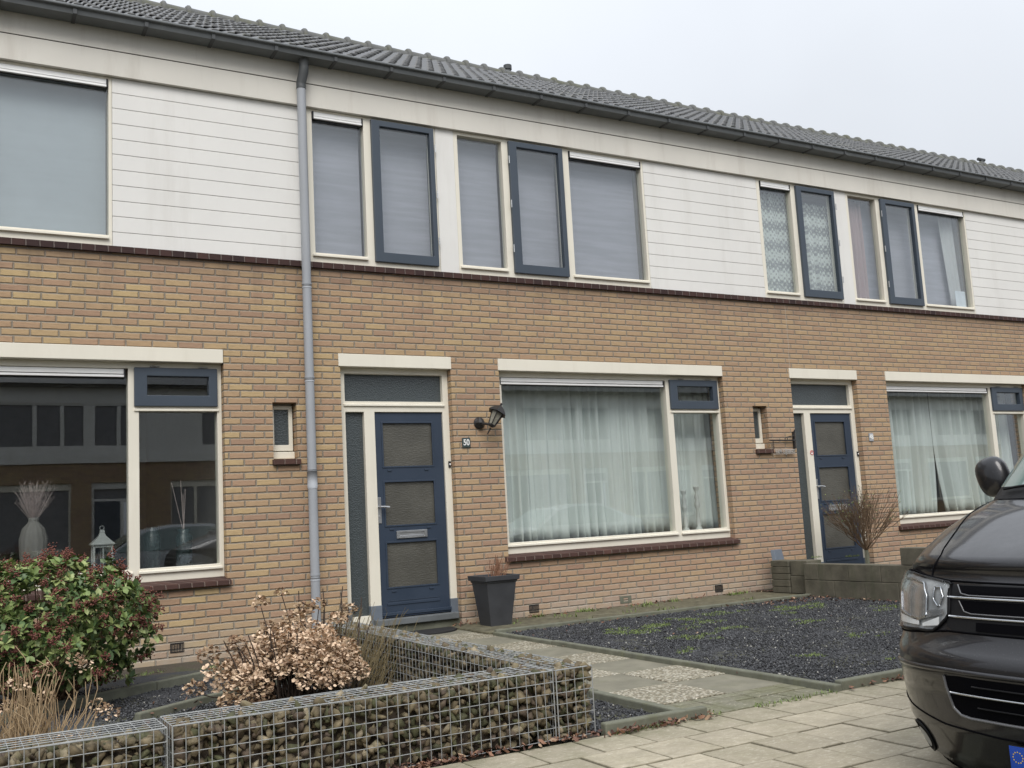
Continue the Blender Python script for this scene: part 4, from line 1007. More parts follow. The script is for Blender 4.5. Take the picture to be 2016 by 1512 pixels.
mb.build('stems', 'twig_brown', sk)

PETAL = (np.array([(-.5, 0, 0), (.5, 0, .1), (.62, .55, .28), (0, 1.0, .05), (-.62, .6, -.12), (0, .45, .22)], float), np.array([(5, 0, 1), (5, 1, 2), (5, 2, 3), (5, 3, 4), (5, 4, 0)]))
def heads(name, centres, parent, r_, mats=('petal_pale', 'petal_mid', 'petal_dark'), dens=1.0, ps=1.0):
    P, Dd, Sx, Mi = [], [], [], []
    for (x, y, z, r, tone) in centres:
        n = int(175*dens*(r/.08)**2); D = r_.normal(size=(n, 3)); D /= np.linalg.norm(D, axis=1, keepdims=True); D = D[D[:, 2] > -.55]; n = len(D)
        q = r*r_.uniform(.70, 1.08, (n, 1)); P.append(D*q*np.array([[1, 1, .78]])+np.array([[x, y, z]])); Dd.append(D+r_.normal(0, .75, (n, 3))); Sx.append(r_.uniform(.013, .023, n)*ps); 
        pr = {0: [.70, .25, .05], 1: [.35, .45, .2], 2: [.08, .42, .5]}[tone]; Mi.append(r_.choice(3, n, p=pr))
    P, Dd, Sx, Mi = map(np.concatenate, (P, Dd, Sx, Mi))
    return scatter(name, PETAL, P, Sx[:, None]*np.ones((1, 3)), list(mats), r_, parent, rot=basis(Dd, r_), midx=Mi)
def stem(mb, p0, p1, r0, r1, rnd, bend=.03, k=4):
    p0, p1 = Vector(p0), Vector(p1); pts = [p0.lerp(p1, i/k) for i in range(k+1)]
    for q in pts[1:-1]: q += Vector((rnd.uniform(-1, 1), rnd.uniform(-1, 1), rnd.uniform(-.4, .4)))*bend
    mb.tube(pts, [r0+(r1-r0)*i/k for i in range(k+1)], 5, False)
    return pts
# dried hydrangea in the middle
HB = Vector((-1.42, -3.02, 0))
hy = empty('dried_hydrangea', HB[:]); tag(hy, 'large dead hydrangea with pale papery flower heads behind the middle gabion', 'shrub')
r_ = np.random.RandomState(77); rnd = random.Random(12)
cen = []
for i in range(900):
    if len(cen) >= 62: break
    a = rnd.uniform(0, 6.28); q = math.sqrt(rnd.random()); x = -.02+.385*q*math.cos(a); y = .34*q*math.sin(a); z = .07+.385*math.sqrt(max(0, 1-q*q*.92))*rnd.uniform(.35, 1.03)
    if x < -.25 and z > .26: continue
    if all((x-c0[0])**2+(y-c0[1])**2+(z-c0[2])**2 > .094**2 for c0 in cen): cen.append((x, y, z, rnd.uniform(.074, .098), 0 if rnd.random() < .80 else 1))
hd_ = cen+[(-.36, -.05, .14, .085, 1), (-.30, .02, .20, .08, 0), (-.48, .0, .25, .075, 0), (-.60, .05, .16, .060, 1), (-.50, .12, .34, .066, 2), (-.43, -.1, .07, .07, 1), (-.25, -.12, .08, .07, 1), (-.33, .15, .37, .062, 2), (-.14, .10, .46, .055, 2), (-.20, .06, .62, .046, 1), (-.02, .22, .655, .040, 2), (.12, .2, .55, .06, 2), (.23, .25, .56, .05, 2), (.47, .35, .50, .055, 1), (.30, .1, .47, .06, 1), (-.34, -.15, .08, .06, 1), (.02, .12, .50, .07, 1), (-.36, .02, .40, .05, 2)]
for (x, y, z, r, tone) in hd_: pass
hf = heads('flower_heads', hd_, hy, r_); hf['kind'] = 'stuff'
mb = MB()
for (x, y, z, r, tone) in hd_: stem(mb, (x*.25+rnd.uniform(-.08, .08), y*.3+rnd.uniform(-.06, .06), -.02), (x, y, z-r*.2), .006, .003, rnd, .025)
for i in range(46):
    a = rnd.uniform(0, 6.28); q = rnd.uniform(.05, .3); stem(mb, (q*math.cos(a)*.8-.05, q*math.sin(a)*.6, -.02), (q*math.cos(a)*1.3-.08, q*math.sin(a), rnd.uniform(.25, .5)), .006, .003, rnd, .02)
mb.build('stems', 'twig_dark', hy)
mb = MB()
for i in range(120):
    x = rnd.uniform(.28, .74); y = rnd.uniform(-.05, .45); t_ = rnd.random(); top = rnd.uniform(.22, .46)*(1.25-.6*(x-.28))
    p_ = stem(mb, (x-.16, y, -.02), (x+rnd.uniform(-.04, .12), y+rnd.uniform(-.05, .05), top), .003, .0014, rnd, .012)
    for q in range(3):
        b = p_[rnd.randint(1, 4)]; mb.tube([b, b+Vector((rnd.uniform(-.02, .04), rnd.uniform(-.02, .02), rnd.uniform(.02, .05)))], .0011, 4, False)
mb.build('thin_twigs', 'twig_olive', hy)
mb = MB()
for x, y, z in ((.10, .25, .66), (.13, .26, .60), (.26, .25, .66), (.28, .3, .52), (.40, .3, .62), (.42, .32, .66), (.46, .33, .52), (.54, .3, .58), (.36, .28, .50), (.60, .3, .42), (.5, .2, .55)):
    p_ = stem(mb, (x*.8, y-.1, .0), (x, y, z), .0055, .0035, rnd, .012, 6)
    for q in range(2, 6): b = p_[q]; mb.tube([b, b+Vector((rnd.choice((-1, 1))*.012, 0, .014))], [.004, .001], 4)
mb.build('bare_stalks', 'twig_dark', hy)
# dead hydrangea bottom left
h2 = empty('dried_hydrangea', (-3.0, -4.22, 0)); tag(h2, 'cut back dead hydrangea of straw coloured stalks at the bottom left', 'shrub')
mb = MB(); r_ = np.random.RandomState(3)
for i in range(210):
    a = rnd.uniform(0, 6.28); q = rnd.uniform(0, .28); x, y = q*math.cos(a), q*math.sin(a)*.7; top = rnd.uniform(.28, .60)*(1-.3*q/.26)
    p_ = stem(mb, (x*.7, y*.7, -.02), (x*1.25+rnd.uniform(-.03, .03), y*1.1, top), rnd.uniform(.0025, .006), .0015, rnd, .030)
    if rnd.random() < .4:
        b = p_[rnd.randint(2, 4)]; mb.tube([b, b+Vector((rnd.uniform(-.05, .05), rnd.uniform(-.03, .03), rnd.uniform(.02, .07)))], .0018, 4, False)
mb.build('stems', 'straw', h2)
heads('flower_heads', [(.34, -.05, .30, .048, 1), (.30, .0, .33, .04, 1), (.22, .05, .53, .04, 2), (.26, .03, .50, .035, 1), (-.02, 0, .46, .05, 1), (.40, -.02, .16, .04, 1), (.08, .05, .50, .04, 2), (-.05, .05, .36, .04, 1), (.16, -.1, .22, .04, 1), (.05, -.1, .15, .04, 2), (.1, 0, .40, .035, 2)], h2, r_, dens=1.1, ps=.6)['kind'] = 'stuff'
# broom-like bare shrub in the neighbours' garden
SB = Vector((6.30, -.62, 0)); sh_ = empty('bare_shrub', SB[:]); tag(sh_, 'leafless twiggy shrub on a pale stem behind the block wall, in front of door 48', 'shrub')
mb = MB(); tw = MB(); lf = []; r_ = np.random.RandomState(9)
stem(mb, (0, 0, 0), (0, 0, .42), .028, .026, rnd, .004)
mb.build('trunk', 'concrete', sh_)
def grow(p0, d, L_, r, depth):
    p1 = p0+d*L_; q = p0.lerp(p1, .5)+Vector((rnd.uniform(-1, 1), rnd.uniform(-1, 1), rnd.uniform(-.5, 1)))*L_*.09
    tw.tube([p0, q, p1], [r, r*.85, r*.65], 4, False)
    if depth == 0: lf.append(p1); return
    for i in range(3 if depth > 1 else 2):
        nd = (d+Vector((rnd.uniform(-1, 1), rnd.uniform(-1, 1), rnd.uniform(-.1, .7)))*.42).normalized(); grow(p1 if i else p0.lerp(p1, .75), nd, L_*rnd.uniform(.6, .85), r*.66, depth-1)
for i in range(46):
    a = rnd.uniform(0, 6.28); s_ = rnd.uniform(.1, 1.25); grow(Vector((0, 0, .41)), Vector((math.cos(a)*s_, math.sin(a)*s_*.8, 1)).normalized(), rnd.uniform(.22, .31), .0055, 3)
tw.build('twigs', 'twig_brown', sh_)
lf = np.array([p_[:] for p_ in lf]); k = r_.rand(len(lf)) < .5; lf = lf[k]
scatter('seed_heads', OCT, lf, r_.uniform(.004, .009, (len(lf), 1))*np.ones((1, 3)), ['twig_dark', 'leaf_dark', 'leaf_light'], r_, sh_, midx=r_.choice(3, len(lf), p=[.6, .2, .2]))['kind'] = 'stuff'

# pot with dead twigs beside door 50
pt = empty('plant_pot', (1.385, -.36, 0)); tag(pt, 'tall tapered anthracite pot with dead twigs right of door 50', 'plant pot')
def sq(r, z): return [(-r, -r, z), (r, -r, z), (r, r, z), (-r, r, z)]
mb = MB(); mb.grid([sq(.0, .0), sq(.105, .0), sq(.112, .01), sq(.160, .425), sq(.168, .43), sq(.172, .448), sq(.186, .448), sq(.190, .496), sq(.172, .496), sq(.165, .46), sq(.0, .46)], True); mb.build('pot_body', 'pot', pt, bevel=.004)
mb = MB(); mb.poly(sq(.168, .472)); mb.build('potting_soil', 'soil', pt)
mb = MB(); 
for i in range(44):
    a = rnd.uniform(0, 6.28); q = rnd.uniform(0, .09); x, y = .04+q*math.cos(a), q*math.sin(a); p_ = stem(mb, (x, y, .46), (x*1.5+rnd.uniform(-.03, .05), y*1.4, rnd.uniform(.54, .69)), .0045, .002, rnd, .01)
    for q_ in range(2): b = p_[rnd.randint(2, 4)]; mb.tube([b, b+Vector((rnd.uniform(-.02, .02), rnd.uniform(-.02, .02), .03))], .0012, 4, False)
mb.build('dead_twigs', 'leafb', pt)

# ------------------------------------------------------------------ neighbours' block wall
bw_ = empty('block_garden_wall', (5.0, -.3, 0)); tag(bw_, 'low mossy wall of stacked concrete blocks round the garden of number 48', 'garden wall')
mb = MB(); rnd = random.Random(33)
def blk(x0, x1, y0, y1, z0, z1):
    j = lambda: rnd.uniform(-.004, .004); mb.box(x0-5.0+j(), x1-5.0+j(), y0+.3+.002, y1+.3-.002, z0+.002, z1-.002+j()*.3)
zz = .02
for hgt in (.07, .075, .072, .075, .07): blk(5.02, 5.22, -.62, -.34, zz, zz+hgt); zz += hgt
blk(5.03, 5.28, -.90, -.63, .02, .215); blk(5.04, 5.27, -.89, -.63, .215, .385)
y = -.91; k = 0
while y > -4.3:
    L_ = .42; blk(4.955, 5.10, y-L_, y, .0, .185); y -= L_
y = -.91-.21; blk(4.96, 5.11, y, -.91, .185, .362)
while y > -4.2:
    L_ = .42; blk(4.96, 5.10, y-L_, y, .185, .362); y -= L_
y = -2.22
while y > -4.0: blk(4.965, 5.10, y-.42, y, .362, .535); y -= .42
mb.build('blocks', 'slabwall', bw_, bevel=.006)
tag(box('neighbour_garden_soil', (5.10, 10.9, -4.9, .0, -.05, .03), 'ground'), kind='structure')
ls = MB(); n0 = 0
ls.v += [(5.11, -.33, .0), (5.17, -.20, .49), (5.35, -.14, .49), (5.35, -.28, .0), (5.13, -.37, .0), (5.19, -.24, .49), (5.37, -.18, .49), (5.37, -.32, .0)]
ls.f += [(0, 1, 2, 3), (7, 6, 5, 4), (0, 4, 5, 1), (1, 5, 6, 2), (2, 6, 7, 3), (3, 7, 4, 0)]; ls.mi += [0]*6
tag(ls.build('leaning_slab', 'greybase', bevel=.004), 'dark grey slab leaning on the brick wall beside the low block wall', 'slab')

# ------------------------------------------------------------------ the dark van
t = NT('van_paint'); p = t.pos(); t.b.inputs['Metallic'].default_value = .45; t.b.inputs['Coat Weight'].default_value = .7; t.b.inputs['Coat Roughness'].default_value = .07
dn = t.noise(p, 9, 6, .7); du = t.noise(p, 160, 2)
t.rough(t.mr(dn, .3, .7, .30, .42)); c_ = t.mix(t.mr(du, .60, .72, 0, .35), (.016, .0155, .018), (.07, .068, .07)); 
sp = t.n('ShaderNodeSeparateXYZ'); t.l(p, sp.inputs[0]); c_ = t.mix(t.math('MULTIPLY', t.mr(sp.outputs[2], -.05, .30, .22, 0), t.mr(dn, .35, .65, .2, 1)), c_, (.045, .041, .036)); t.col(c_)
M['vanpaint'] = t.m
M['vanblack'] = simple('van_black_trim', (.007, .007, .008), .55, 0, .1, 20, spec=.25); M['vandeep'] = simple('recess_shade_black', (.002, .002, .003), .7, spec=.05)  # second black paints the shade of slots and recesses, also used for seams
M['chrome'] = simple('chrome', (.50, .51, .52), .22, 1.0, .05); M['rim'] = simple('satin_rim', (.16, .16, .165), .3, .5)
M['reflector'] = simple('lamp_reflector', (.55, .56, .57), .18, .8, .25, 18); M['reflector2'] = simple('lamp_housing', (.36, .37, .37), .45, .2, .25, 14); M['drl'] = simple('lamp_white_bar', (.75, .75, .73), .3)
M['platey'] = simple('yellow_plate', (.75, .52, .03), .4); M['plateb'] = simple('blue_strip', (.012, .06, .36), .4)
t = NT('windscreen'); t.b.inputs['Base Color'].default_value = (.16, .22, .205, 1); t.rough(.04); t.b.inputs['Specular IOR Level'].default_value = .9; M['windscreen'] = t.m
M['clear'] = glass_mat('headlight_cover', (.95, .96, .97), .6)
TV = np.array([(.16, .36, .80, .95, 2.9), (.24, .18, .86, .95, 3.0), (.32, .10, .915, .95, 3.2), (.45, .04, .945, .95, 3.35), (.60, .02, .955, .95, 3.4), (.66, .015, .956, .95, 3.4), (.70, .018, .955, .95, 3.4), (.735, .050, .955, .95, 3.4),
   (.78, .072, .955, .95, 3.4), (.92, .10, .95, .95, 3.4), (1.00, .14, .945, 1.0, 3.25), (1.06, .24, .94, 1.05, 3.2), (1.12, .38, .93, 1.1, 3.2), (1.18, .54, .92, 1.25, 3.2), (1.23, .72, .91, 1.4, 3.2),
   (1.50, 1.00, .86, 1.8, 3.4), (1.80, 1.32, .78, 2.2, 3.5), (1.90, 1.50, .73, 2.4, 3.4), (1.95, 1.75, .62, 2.6, 3.2), (1.97, 2.1, .4, 2.8, 3.0)])
def vrow(z): return [float(np.interp(z, TV[:, 0], TV[:, i])) for i in range(1, 5)]
def vs(r, z, off=0):
    def P(r, z):
        b0, hw, B, n = vrow(z); k = max(0.0, 1-min(1.0, abs(r)/hw)**n)**(1/n); return Vector((-(B-(B-b0)*k), -r, z))
    p0 = P(r, z)
    if off:
        hw = vrow(z)[1]; e = .012; r1 = min(r+e, hw*.9995); r0 = max(r1-2*e, -hw*.9995)
        a = P(r1, z)-P(r0, z); b = P(r, z+.008)-P(r, z-.008); nrm = a.cross(b).normalized()
        if nrm.dot(p0-Vector((-1.6, 0, z))) < 0: nrm = -nrm
        p0 = p0+nrm*off
    return p0
van = empty('parked_van', (-.265, -7.185, -.214), 3.169); tag(van, 'dark brown grey van parked in the street at the right edge, nose towards the left', 'van')
mb = MB(); rows = []
for z in sorted(set(list(TV[:, 0])+list(np.arange(.2, 1.96, .04)))):
    b0, hw, B, n = vrow(z); half = []
    for th in np.linspace(math.pi/2, .0, 30):
        r = hw*math.cos(th)**(2/n) if th > 1e-6 else hw; k = math.sin(th)**(2/n); half.append((-(B-(B-b0)*k), -r))
    for b in np.linspace(B+.15, 4.55, 14): half.append((-b, -hw))
    for a in np.linspace(0, math.pi/2, 8)[1:]: half.append((-(4.55+.28*math.sin(a)), -(hw-.28*(1-math.cos(a)))))
    half.append((-4.85, 0)); full = half+[(x, -y) for x, y in reversed(half[1:-1])]
    rows.append([(x, y, z) for x, y in full])
mb.grid(rows, True); mb.poly(rows[-1]); mb.poly(list(reversed(rows[0])))
mb.mi = [1 if all(mb.v[i][2] < .245 for i in f_) else 0 for f_ in mb.f]
body = mb.build('body', ['vanpaint', 'vanblack'], van, smooth=True)
def colpatch(cols, off, ns=5, nz=8, mirror=False):
    """cols: (r, z_low, z_high); patch laid on the body surface"""
    rr = [c_[0] for c_ in cols]; R_ = []
    for i in range(len(cols)-1):
        for s in range(ns): R_.append(rr[i]+(rr[i+1]-rr[i])*s/ns)
    R_.append(rr[-1]); lo = np.interp(R_, rr, [c_[1] for c_ in cols]); hi = np.interp(R_, rr, [c_[2] for c_ in cols])
    sg = -1 if mirror else 1
    rows = [[vs(sg*r, l+(h-l)*j/nz, off) for j in range(nz+1)] for r, l, h in zip(R_, lo, hi)]
    return MB().grid(rows)
def line(pts, rad, off=0, k=6, sub=6, mirror=False):
    out = []; sg = -1 if mirror else 1
    for i in range(len(pts)-1):
        for s in range(sub): out.append(vs(sg*(pts[i][0]+(pts[i+1][0]-pts[i][0])*s/sub), pts[i][1]+(pts[i+1][1]-pts[i][1])*s/sub, off))
    out.append(vs(sg*pts[-1][0], pts[-1][1], off)); return MB().tube(out, rad, k)
def sym(name, fn, mat, parent, smooth=True):
    a = fn(False).build(name, mat, parent, smooth=smooth); b = fn(True).build(name, mat, parent, smooth=smooth); return a, b
HC = [(.486, .848, .942), (.50, .828, .950), (.53, .803, .953), (.565, .780, .957), (.60, .776, .960), (.66, .776, .965), (.74, .770, .972), (.82, .764, .968), (.88, .762, .945), (.922, .770, .905), (.938, .79, .86)]
for mir in (False, True):
    s_ = -1 if mir else 1
    hl = colpatch(HC, .002, mirror=mir).build('headlight', 'reflector2', van, smooth=True)
    m = colpatch([(.60, .835, .90), (.63, .82, .935), (.70, .812, .945), (.76, .815, .945), (.80, .83, .935), (.82, .86, .90)], .006, mirror=mir); m.build('reflector_bowl', 'reflector', hl, smooth=True)
    line([(.60, .83), (.60, .90), (.625, .94), (.70, .95), (.79, .945), (.825, .90), (.80, .83), (.70, .815), (.62, .82), (.60, .83)], .0045, .009, mirror=mir).build('bowl_rim', 'chrome', hl, smooth=True)
    line([(.53, .87), (.515, .90), (.53, .93), (.56, .93), (.565, .89), (.54, .865)], .004, .008, mirror=mir).build('side_rim', 'chrome', hl, smooth=True)
    colpatch([(.64, .792, .806), (.74, .79, .815), (.84, .785, .815), (.90, .785, .83)], .010, mirror=mir).build('light_bar', 'drl', hl, smooth=True)
    colpatch([(.51, .84, .858), (.58, .825, .85), (.66, .805, .825)], .010, mirror=mir).build('light_bar', 'reflector', hl, smooth=True)
    colpatch([(.53, .80, .83), (.62, .79, .80)], .010, mirror=mir).build('indicator', 'drl', hl, smooth=True)
    colpatch(HC, .016, mirror=mir).build('lamp_cover', 'clear', hl, smooth=True)
    line([(c_[0], c_[2]) for c_ in HC]+[(c_[0], c_[1]) for c_ in reversed(HC)]+[(HC[0][0], HC[0][2])], .005, .006, mirror=mir, sub=3).build('lamp_seal', 'vanblack', hl, smooth=True)
    ell = [(.725+.060*math.cos(a), .375-.058*math.sin(a)*1.0, .375+.058*math.sin(a)) for a in np.linspace(math.pi, 0, 13)]
    ell = [(r_1, min(a, b), max(a, b)) for r_1, a, b in ell]
    fg = colpatch(ell, .003, 1, mirror=mir).build('fog_lamp', 'vandeep', van, smooth=True)
    colpatch([(.722+(a_-.725)*.66, .372+(b_-.375)*.66, .372+(c_-.375)*.66) for a_, b_, c_ in ell], .007, 1, mirror=mir).build('fog_lens', 'reflector2', fg, smooth=True)
    line([(.725+.060*math.cos(a), .375+.058*math.sin(a)) for a in np.linspace(0, 2*math.pi, 25)], .0045, .004, sub=1, mirror=mir).build('fog_ring', 'vanblack', fg, smooth=True)
    # side window, wing mirror
    sw = MB().grid([[Vector((-b, -s_*(vrow(z)[1]+.004), z)) for z in np.linspace(1.27, 1.74, 6)] for b in np.linspace(1.75, 2.75, 8)]); sw.build('side_window', 'windscreen', van, smooth=True)
    mm = MB(); rows = []
    for u in np.linspace(0, math.pi, 13):
        ring = []
        for a in np.linspace(0, 2*math.pi, 25)[:-1]:
            ca, sa = math.cos(a), math.sin(a); rr_ = math.sin(u)**.7; ex = lambda q: math.copysign(abs(q)**.7, q)
            ring.append((-.085*math.cos(u)*(1 if math.cos(u) < 0 else .75)*-1, .105*ex(ca)*rr_, .135*ex(sa)*rr_))
        rows.append(ring)
    mm.grid(rows, True); mi_ = mm.build('wing_mirror', 'vanpaint', van, smooth=True); mi_.location = (-1.22, -s_*.992, 1.335); mi_.scale = (.75, .72, .68); mi_.rotation_euler = (s_*.30, 0, 0)
    m2 = MB(); m2.tube([(.0, s_*.05, -.115), (-.02, s_*.16, -.14)], [.045, .05], 10); m2.build('mirror_arm', 'vanblack', mi_, smooth=True)
    line([(.60, .968), (.625, 1.04), (.69, 1.12), (.80, 1.19), (.88, 1.235)], .0028, .0006, mirror=mir).build('bonnet_seam', 'vandeep', van, smooth=True)
G0 = [(r, .785+.0*abs(r), .946) for r in np.linspace(-.47, .47, 7)]
gr = colpatch([(-.50, .80, .93), (-.475, .788, .948)]+G0+[(.475, .788, .948), (.50, .80, .93)], .003, 3).build('grille', 'vanblack', van, smooth=True)
colpatch([(-.455, .938, .942), (-.435, .916, .942), (-.40, .912, .942), (.40, .912, .942), (.435, .916, .942), (.455, .938, .942)], .006, 4).build('grille_slot', 'vandeep', gr, smooth=True)  # slots are dark patches laid on the surface, their inner shade is painted
colpatch([(-.44, .880, .893), (-.42, .856, .893), (-.39, .851, .893), (.39, .851, .893), (.42, .856, .893), (.44, .880, .893)], .006, 4).build('grille_slot', 'vandeep', gr, smooth=True)
colpatch([(-.37, .792, .822), (.37, .792, .822)], .006, 20).build('grille_slot', 'vandeep', gr, smooth=True)
line([(.456, .944), (.434, .916), (.40, .911), (-.40, .911), (-.434, .916), (-.456, .944)], .0028, .006, sub=8).build('slot_rim', 'rim', gr, smooth=True)
line([(.443, .892), (.42, .856), (.39, .849), (-.39, .849), (-.42, .856), (-.443, .892)], .0028, .006, sub=8).build('slot_rim', 'rim', gr, smooth=True)
line([(.492, .902), (-.492, .902)], .0045, .007, sub=24).build('chrome_strip', 'chrome', gr, smooth=True)
line([(.485, .836), (-.485, .836)], .0045, .007, sub=24).build('chrome_strip', 'chrome', gr, smooth=True)
LG = [(-.485, .60, .638), (-.46, .512, .640), (-.43, .506, .642), (.43, .506, .642), (.46, .512, .640), (.485, .60, .638)]
lg = colpatch(LG, .003, 5).build('lower_grille', 'vandeep', van, smooth=True)
line([(.49, .640), (.485, .60), (.468, .53), (.44, .508), (.40, .502), (-.40, .502), (-.44, .508), (-.468, .53), (-.485, .60), (-.49, .640)], .006, .003, sub=6).build('grille_frame', 'rim', lg, smooth=True)
line([(.465, .585), (-.465, .585)], .004, .009, sub=24).build('chrome_strip', 'chrome', lg, smooth=True)
line([(.36, .545), (-.36, .545)], .003, .007, sub=24).build('grille_bar', 'vanblack', lg, smooth=True); line([(.37, .615), (-.37, .615)], .003, .007, sub=24).build('grille_bar', 'vanblack', lg, smooth=True)
line([(.93, .635), (.80, .650), (.5, .658), (-.5, .658), (-.80, .650), (-.93, .635)], .010, .0, sub=10).build('bumper_crease', 'vanpaint', van, smooth=True)
line([(.95, .735), (.92, .742), (.84, .752), (.70, .764), (.58, .775), (.50, .785), (0, .783), (-.50, .785), (-.70, .764), (-.92, .742), (-.95, .735)], .004, .001, sub=8).build('bumper_gap', 'vandeep', van, smooth=True)
line([(.93, .925), (.86, .972), (.74, .982), (.62, .968), (.50, .957), (0, .952), (-.5, .957), (-.62, .968), (-.74, .982), (-.86, .972), (-.93, .925)], .004, .001, sub=8).build('bonnet_gap', 'vandeep', van, smooth=True)
line([(.88, .53), (.74, .495), (.53, .462), (.3, .452), (-.3, .452), (-.53, .462), (-.74, .495), (-.88, .53)], .003, .0005, sub=10).build('bumper_seam', 'vandeep', van, smooth=True)
line([(.85, .31), (.74, .285), (.5, .262), (-.5, .262), (-.74, .285), (-.85, .31)], .004, .001, sub=10).build('lip_seam', 'vandeep', van, smooth=True)
def wsp(off, r0, z0, z1, ins=0):
    return MB().grid([[vs(u*(r0-ins-(.03*(z-z0)/(z1-z0))), z, off) for u in np.linspace(-1, 1, 25)] for z in np.linspace(z0+ins, z1-ins, 12)])
wsp(.003, .80, 1.232, 1.85).build('windscreen_surround', 'vanblack', van, smooth=True); wsp(.007, .80, 1.262, 1.84, .018).build('windscreen', 'windscreen', van, smooth=True)
line([(.70, 1.262), (.2, 1.30), (-.1, 1.30)], .006, .02).build('wiper', 'vanblack', van, smooth=True); line([(.1, 1.25), (-.5, 1.29)], .006, .02).build('wiper', 'vanblack', van, smooth=True)
npl = empty('number_plate'); npl.parent = van; npl.location = (-.030, 0, .388)
MB().box(-.004, .004, -.26, .26, -.055, .055).build('plate_back', 'vanblack', npl, .003); MB().box(.004, .0065, -.200, .257, -.052, .052).build('plate_field', 'platey', npl)
MB().box(.004, .0065, -.257, -.200, -.052, .052).build('country_strip', 'plateb', npl)
mb = MB()
for i in range(12):
    a = i*math.pi/6; mb.box(.0065, .0072, -.229+.017*math.cos(a)-.0017, -.229+.017*math.cos(a)+.0017, .018+.017*math.sin(a)-.0017, .018+.017*math.sin(a)+.0017)
mb.build('stars', 'platey', npl)
text_obj('country_letters', 'NL', .026, 'figure', npl, (.0066, -.229, -.030), (R(90), 0, R(90)), .0004)
for b, nm in ((.93, 1), (3.93, 1)):
    for s_ in (-1, 1):
        w_ = MB(); y = s_*.80; w_.lathe([(.0, -.02), (.20, -.02), (.225, 0.0), (.31, 0), (.335, .02), (.335, .19), (.30, .21), (0, .21)], 0, 0, 36)
        o = w_.build('wheel', 'rubber', van, smooth=False); o.rotation_euler = (R(90) if s_ < 0 else R(-90), 0, 0); o.location = (-b, s_*.80, .335)
        m2 = MB(); 
        for i in range(5):
            a = i*2*math.pi/5; m2.tube([(.03*math.cos(a), .03*math.sin(a), -.028), (.20*math.cos(a), .20*math.sin(a), -.026)], [.028, .034], 6)
        m2.tube([(0, 0, -.02), (0, 0, -.036)], .05, 14); m2.tube([(.213*math.cos(a), .213*math.sin(a), -.02) for a in np.linspace(0, 2*math.pi, 33)], .012, 6); m2.build('rim', 'rim', o)
        ar = MB(); ar.tube([(-b+.385*math.cos(a), s_*.948, .335+.385*math.sin(a)) for a in np.linspace(-.2, math.pi+.2, 25)], .022, 6); ar.build('wheel_arch', 'vanblack', van, smooth=True)

# ------------------------------------------------------------------ across the street: what the windows mirror
M['farbrick'] = brick_mat('far_brick', palette=PAL, facade=False); M['farpane'] = simple('far_pane', (.20, .20, .21), .3, 0, .1)
def far_house():
    h = empty('terraced_house_opposite', (0, -23.3, 0), math.pi)
    MB().plate(XL, XR, -.3, 3.53, 0, .28, [(1.765, 4.832, .60, 2.702), (.018, 1.203, .08, 2.702)]).build('wall', 'farbrick', h)
    MB().plate(XL, XR, 3.53, 5.75, -.02, .2, [(-.23, 3.89, 3.75, 5.12)]).build('cladding', 'white', h)
    box('brick_band', (XL, XR, -.06, -.02, 3.30, 3.58), 'white', h)
    MB().plate(1.765, 4.832, .66, 2.70, .06, .14, [(1.83, 4.02, .78, 2.5), (4.11, 4.79, .78, 2.5)]).build('window', 'cream', h)
    MB().plate(-.23, 3.89, 3.75, 5.12, .0, .1, [(-.17, .36, 3.83, 5.06), (.47, 1.10, 3.83, 5.06), (1.43, 1.97, 3.83, 5.06), (2.08, 2.72, 3.83, 5.06), (2.84, 3.84, 3.83, 5.06)]).build('window', 'white', h)
    g = MB(); g.box(1.77, 4.83, .10, .12, .66, 2.7); g.box(-.2, 3.87, .05, .07, 3.76, 5.1); g.box(.1, 1.13, .12, .14, 2.2, 2.6); g.build('panes', 'farpane', h)
    MB().plate(.02, 1.2, .08, 2.70, .06, .14, [(.09, 1.13, 2.2, 2.5), (.09, .28, .2, 2.1)]).build('door_frame', 'white', h); box('door', (.39, 1.12, .04, .08, .1, 2.13), 'blue', h)
    r = MB(); r.quad((XL, -.25, 5.7), (XR, -.25, 5.7), (XR, 4.4, 8.2), (XL, 4.4, 8.2)); r.quad((XL, 4.4, 8.2), (XR, 4.4, 8.2), (XR, 9, 5.7), (XL, 9, 5.7)); r.quad((XL, -.25, 5.6), (XR, -.25, 5.6), (XR, .1, 5.6), (XL, .1, 5.6)); r.build('roof', 'tile', h)
    return h
fh = far_house(); tag(fh, 'brick terraced house across the street, seen only as a dim reflection in the front windows', 'house', 'mirrored houses across the street')
fh.location.x = -10
for i in range(1, 10): copy_tree(fh, None, (-10+i*WID, -23.3, 0))
tag(box('road_verge', (-60, 80, -23.3, -13.2, -.30, -.11), 'paving2'), kind='structure')
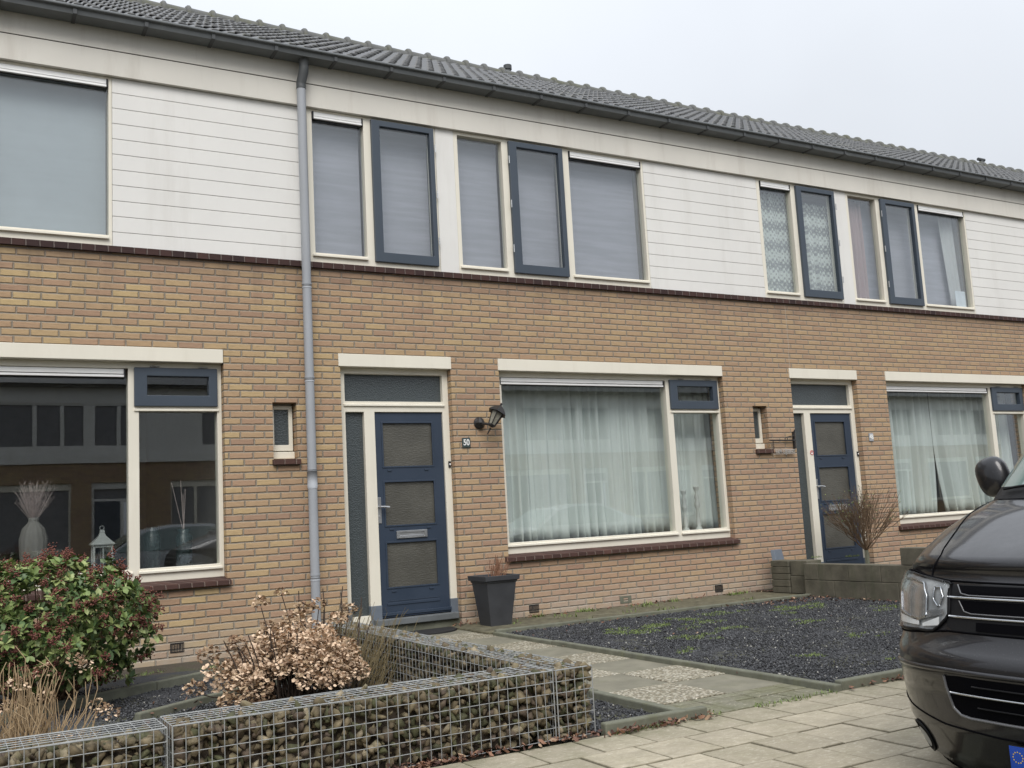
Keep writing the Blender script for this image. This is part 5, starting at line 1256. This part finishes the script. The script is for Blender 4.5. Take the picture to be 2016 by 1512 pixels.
# pale parked cars mirrored in the panes
M['carwhite'] = simple('silver_white_car_paint', (.62, .64, .65), .25, .0, .03, coat=1); 
def far_car():
    c_ = empty('parked_car', (0, 0, 0)); prof = [(0, .35), (.03, .62), (.25, .78), (1.05, .92), (1.75, 1.38), (2.3, 1.47), (3.1, 1.46), (3.75, 1.15), (4.15, 1.02), (4.25, .6), (4.2, .32)]
    def half(z): return .86 if z < .95 else .86-(z-.95)*.42
    m = MB(); sm = []
    for i in range(len(prof)-1):
        for s in range(5): a, b = prof[i], prof[i+1]; sm.append((a[0]+(b[0]-a[0])*s/5, a[1]+(b[1]-a[1])*s/5))
    sm.append(prof[-1])
    rows = [[(x, -half(z)+.0, .25) if False else (x, y*half(z), z-(.02*abs(y)**4)) for y in np.linspace(-1, 1, 9)] for x, z in sm]
    m.grid(rows)
    for sd_ in (-1, 1): m.grid([[(x, sd_*half(.3+(z-.3)*k), .3+(z-.02-.3)*k) for k in np.linspace(0, 1, 9)] for x, z in sm])
    m.build('body', 'carwhite', c_, smooth=True)
    for sd_ in (-1, 1):
        w_ = MB(); w_.grid([[(x, sd_*(half(z)+.006), z) for z in np.linspace(.97, top, 5)] for x, top in ((1.25, 1.0), (1.8, 1.33), (2.3, 1.40), (3.05, 1.39), (3.6, 1.15))]); w_.build('side_window', 'windscreen', c_, smooth=True)
        for x in (.78, 3.35):
            o = MB().tube([(x, sd_*.70, .31), (x, sd_*.875, .31)], .31, 24).build('wheel', 'rubber', c_)
    m = MB(); m.grid([[(x, y*(half(z)-.05), z+.008) for y in np.linspace(-1, 1, 7)] for x, z in ((1.10, .95), (1.4, 1.15), (1.72, 1.355))]); m.build('windscreen', 'windscreen', c_, smooth=True)
    return c_
fc = far_car(); fc.location = (8.0, -12.2, -.21); tag(fc, 'pale parked car seen only mirrored in the large curtained window beside door 50', 'car', 'mirrored cars')
c2 = copy_tree(fc, None, (-1.6, -12.2, -.21)); c2['label'] = 'pale parked car seen only mirrored in the dark ground floor window at the left'
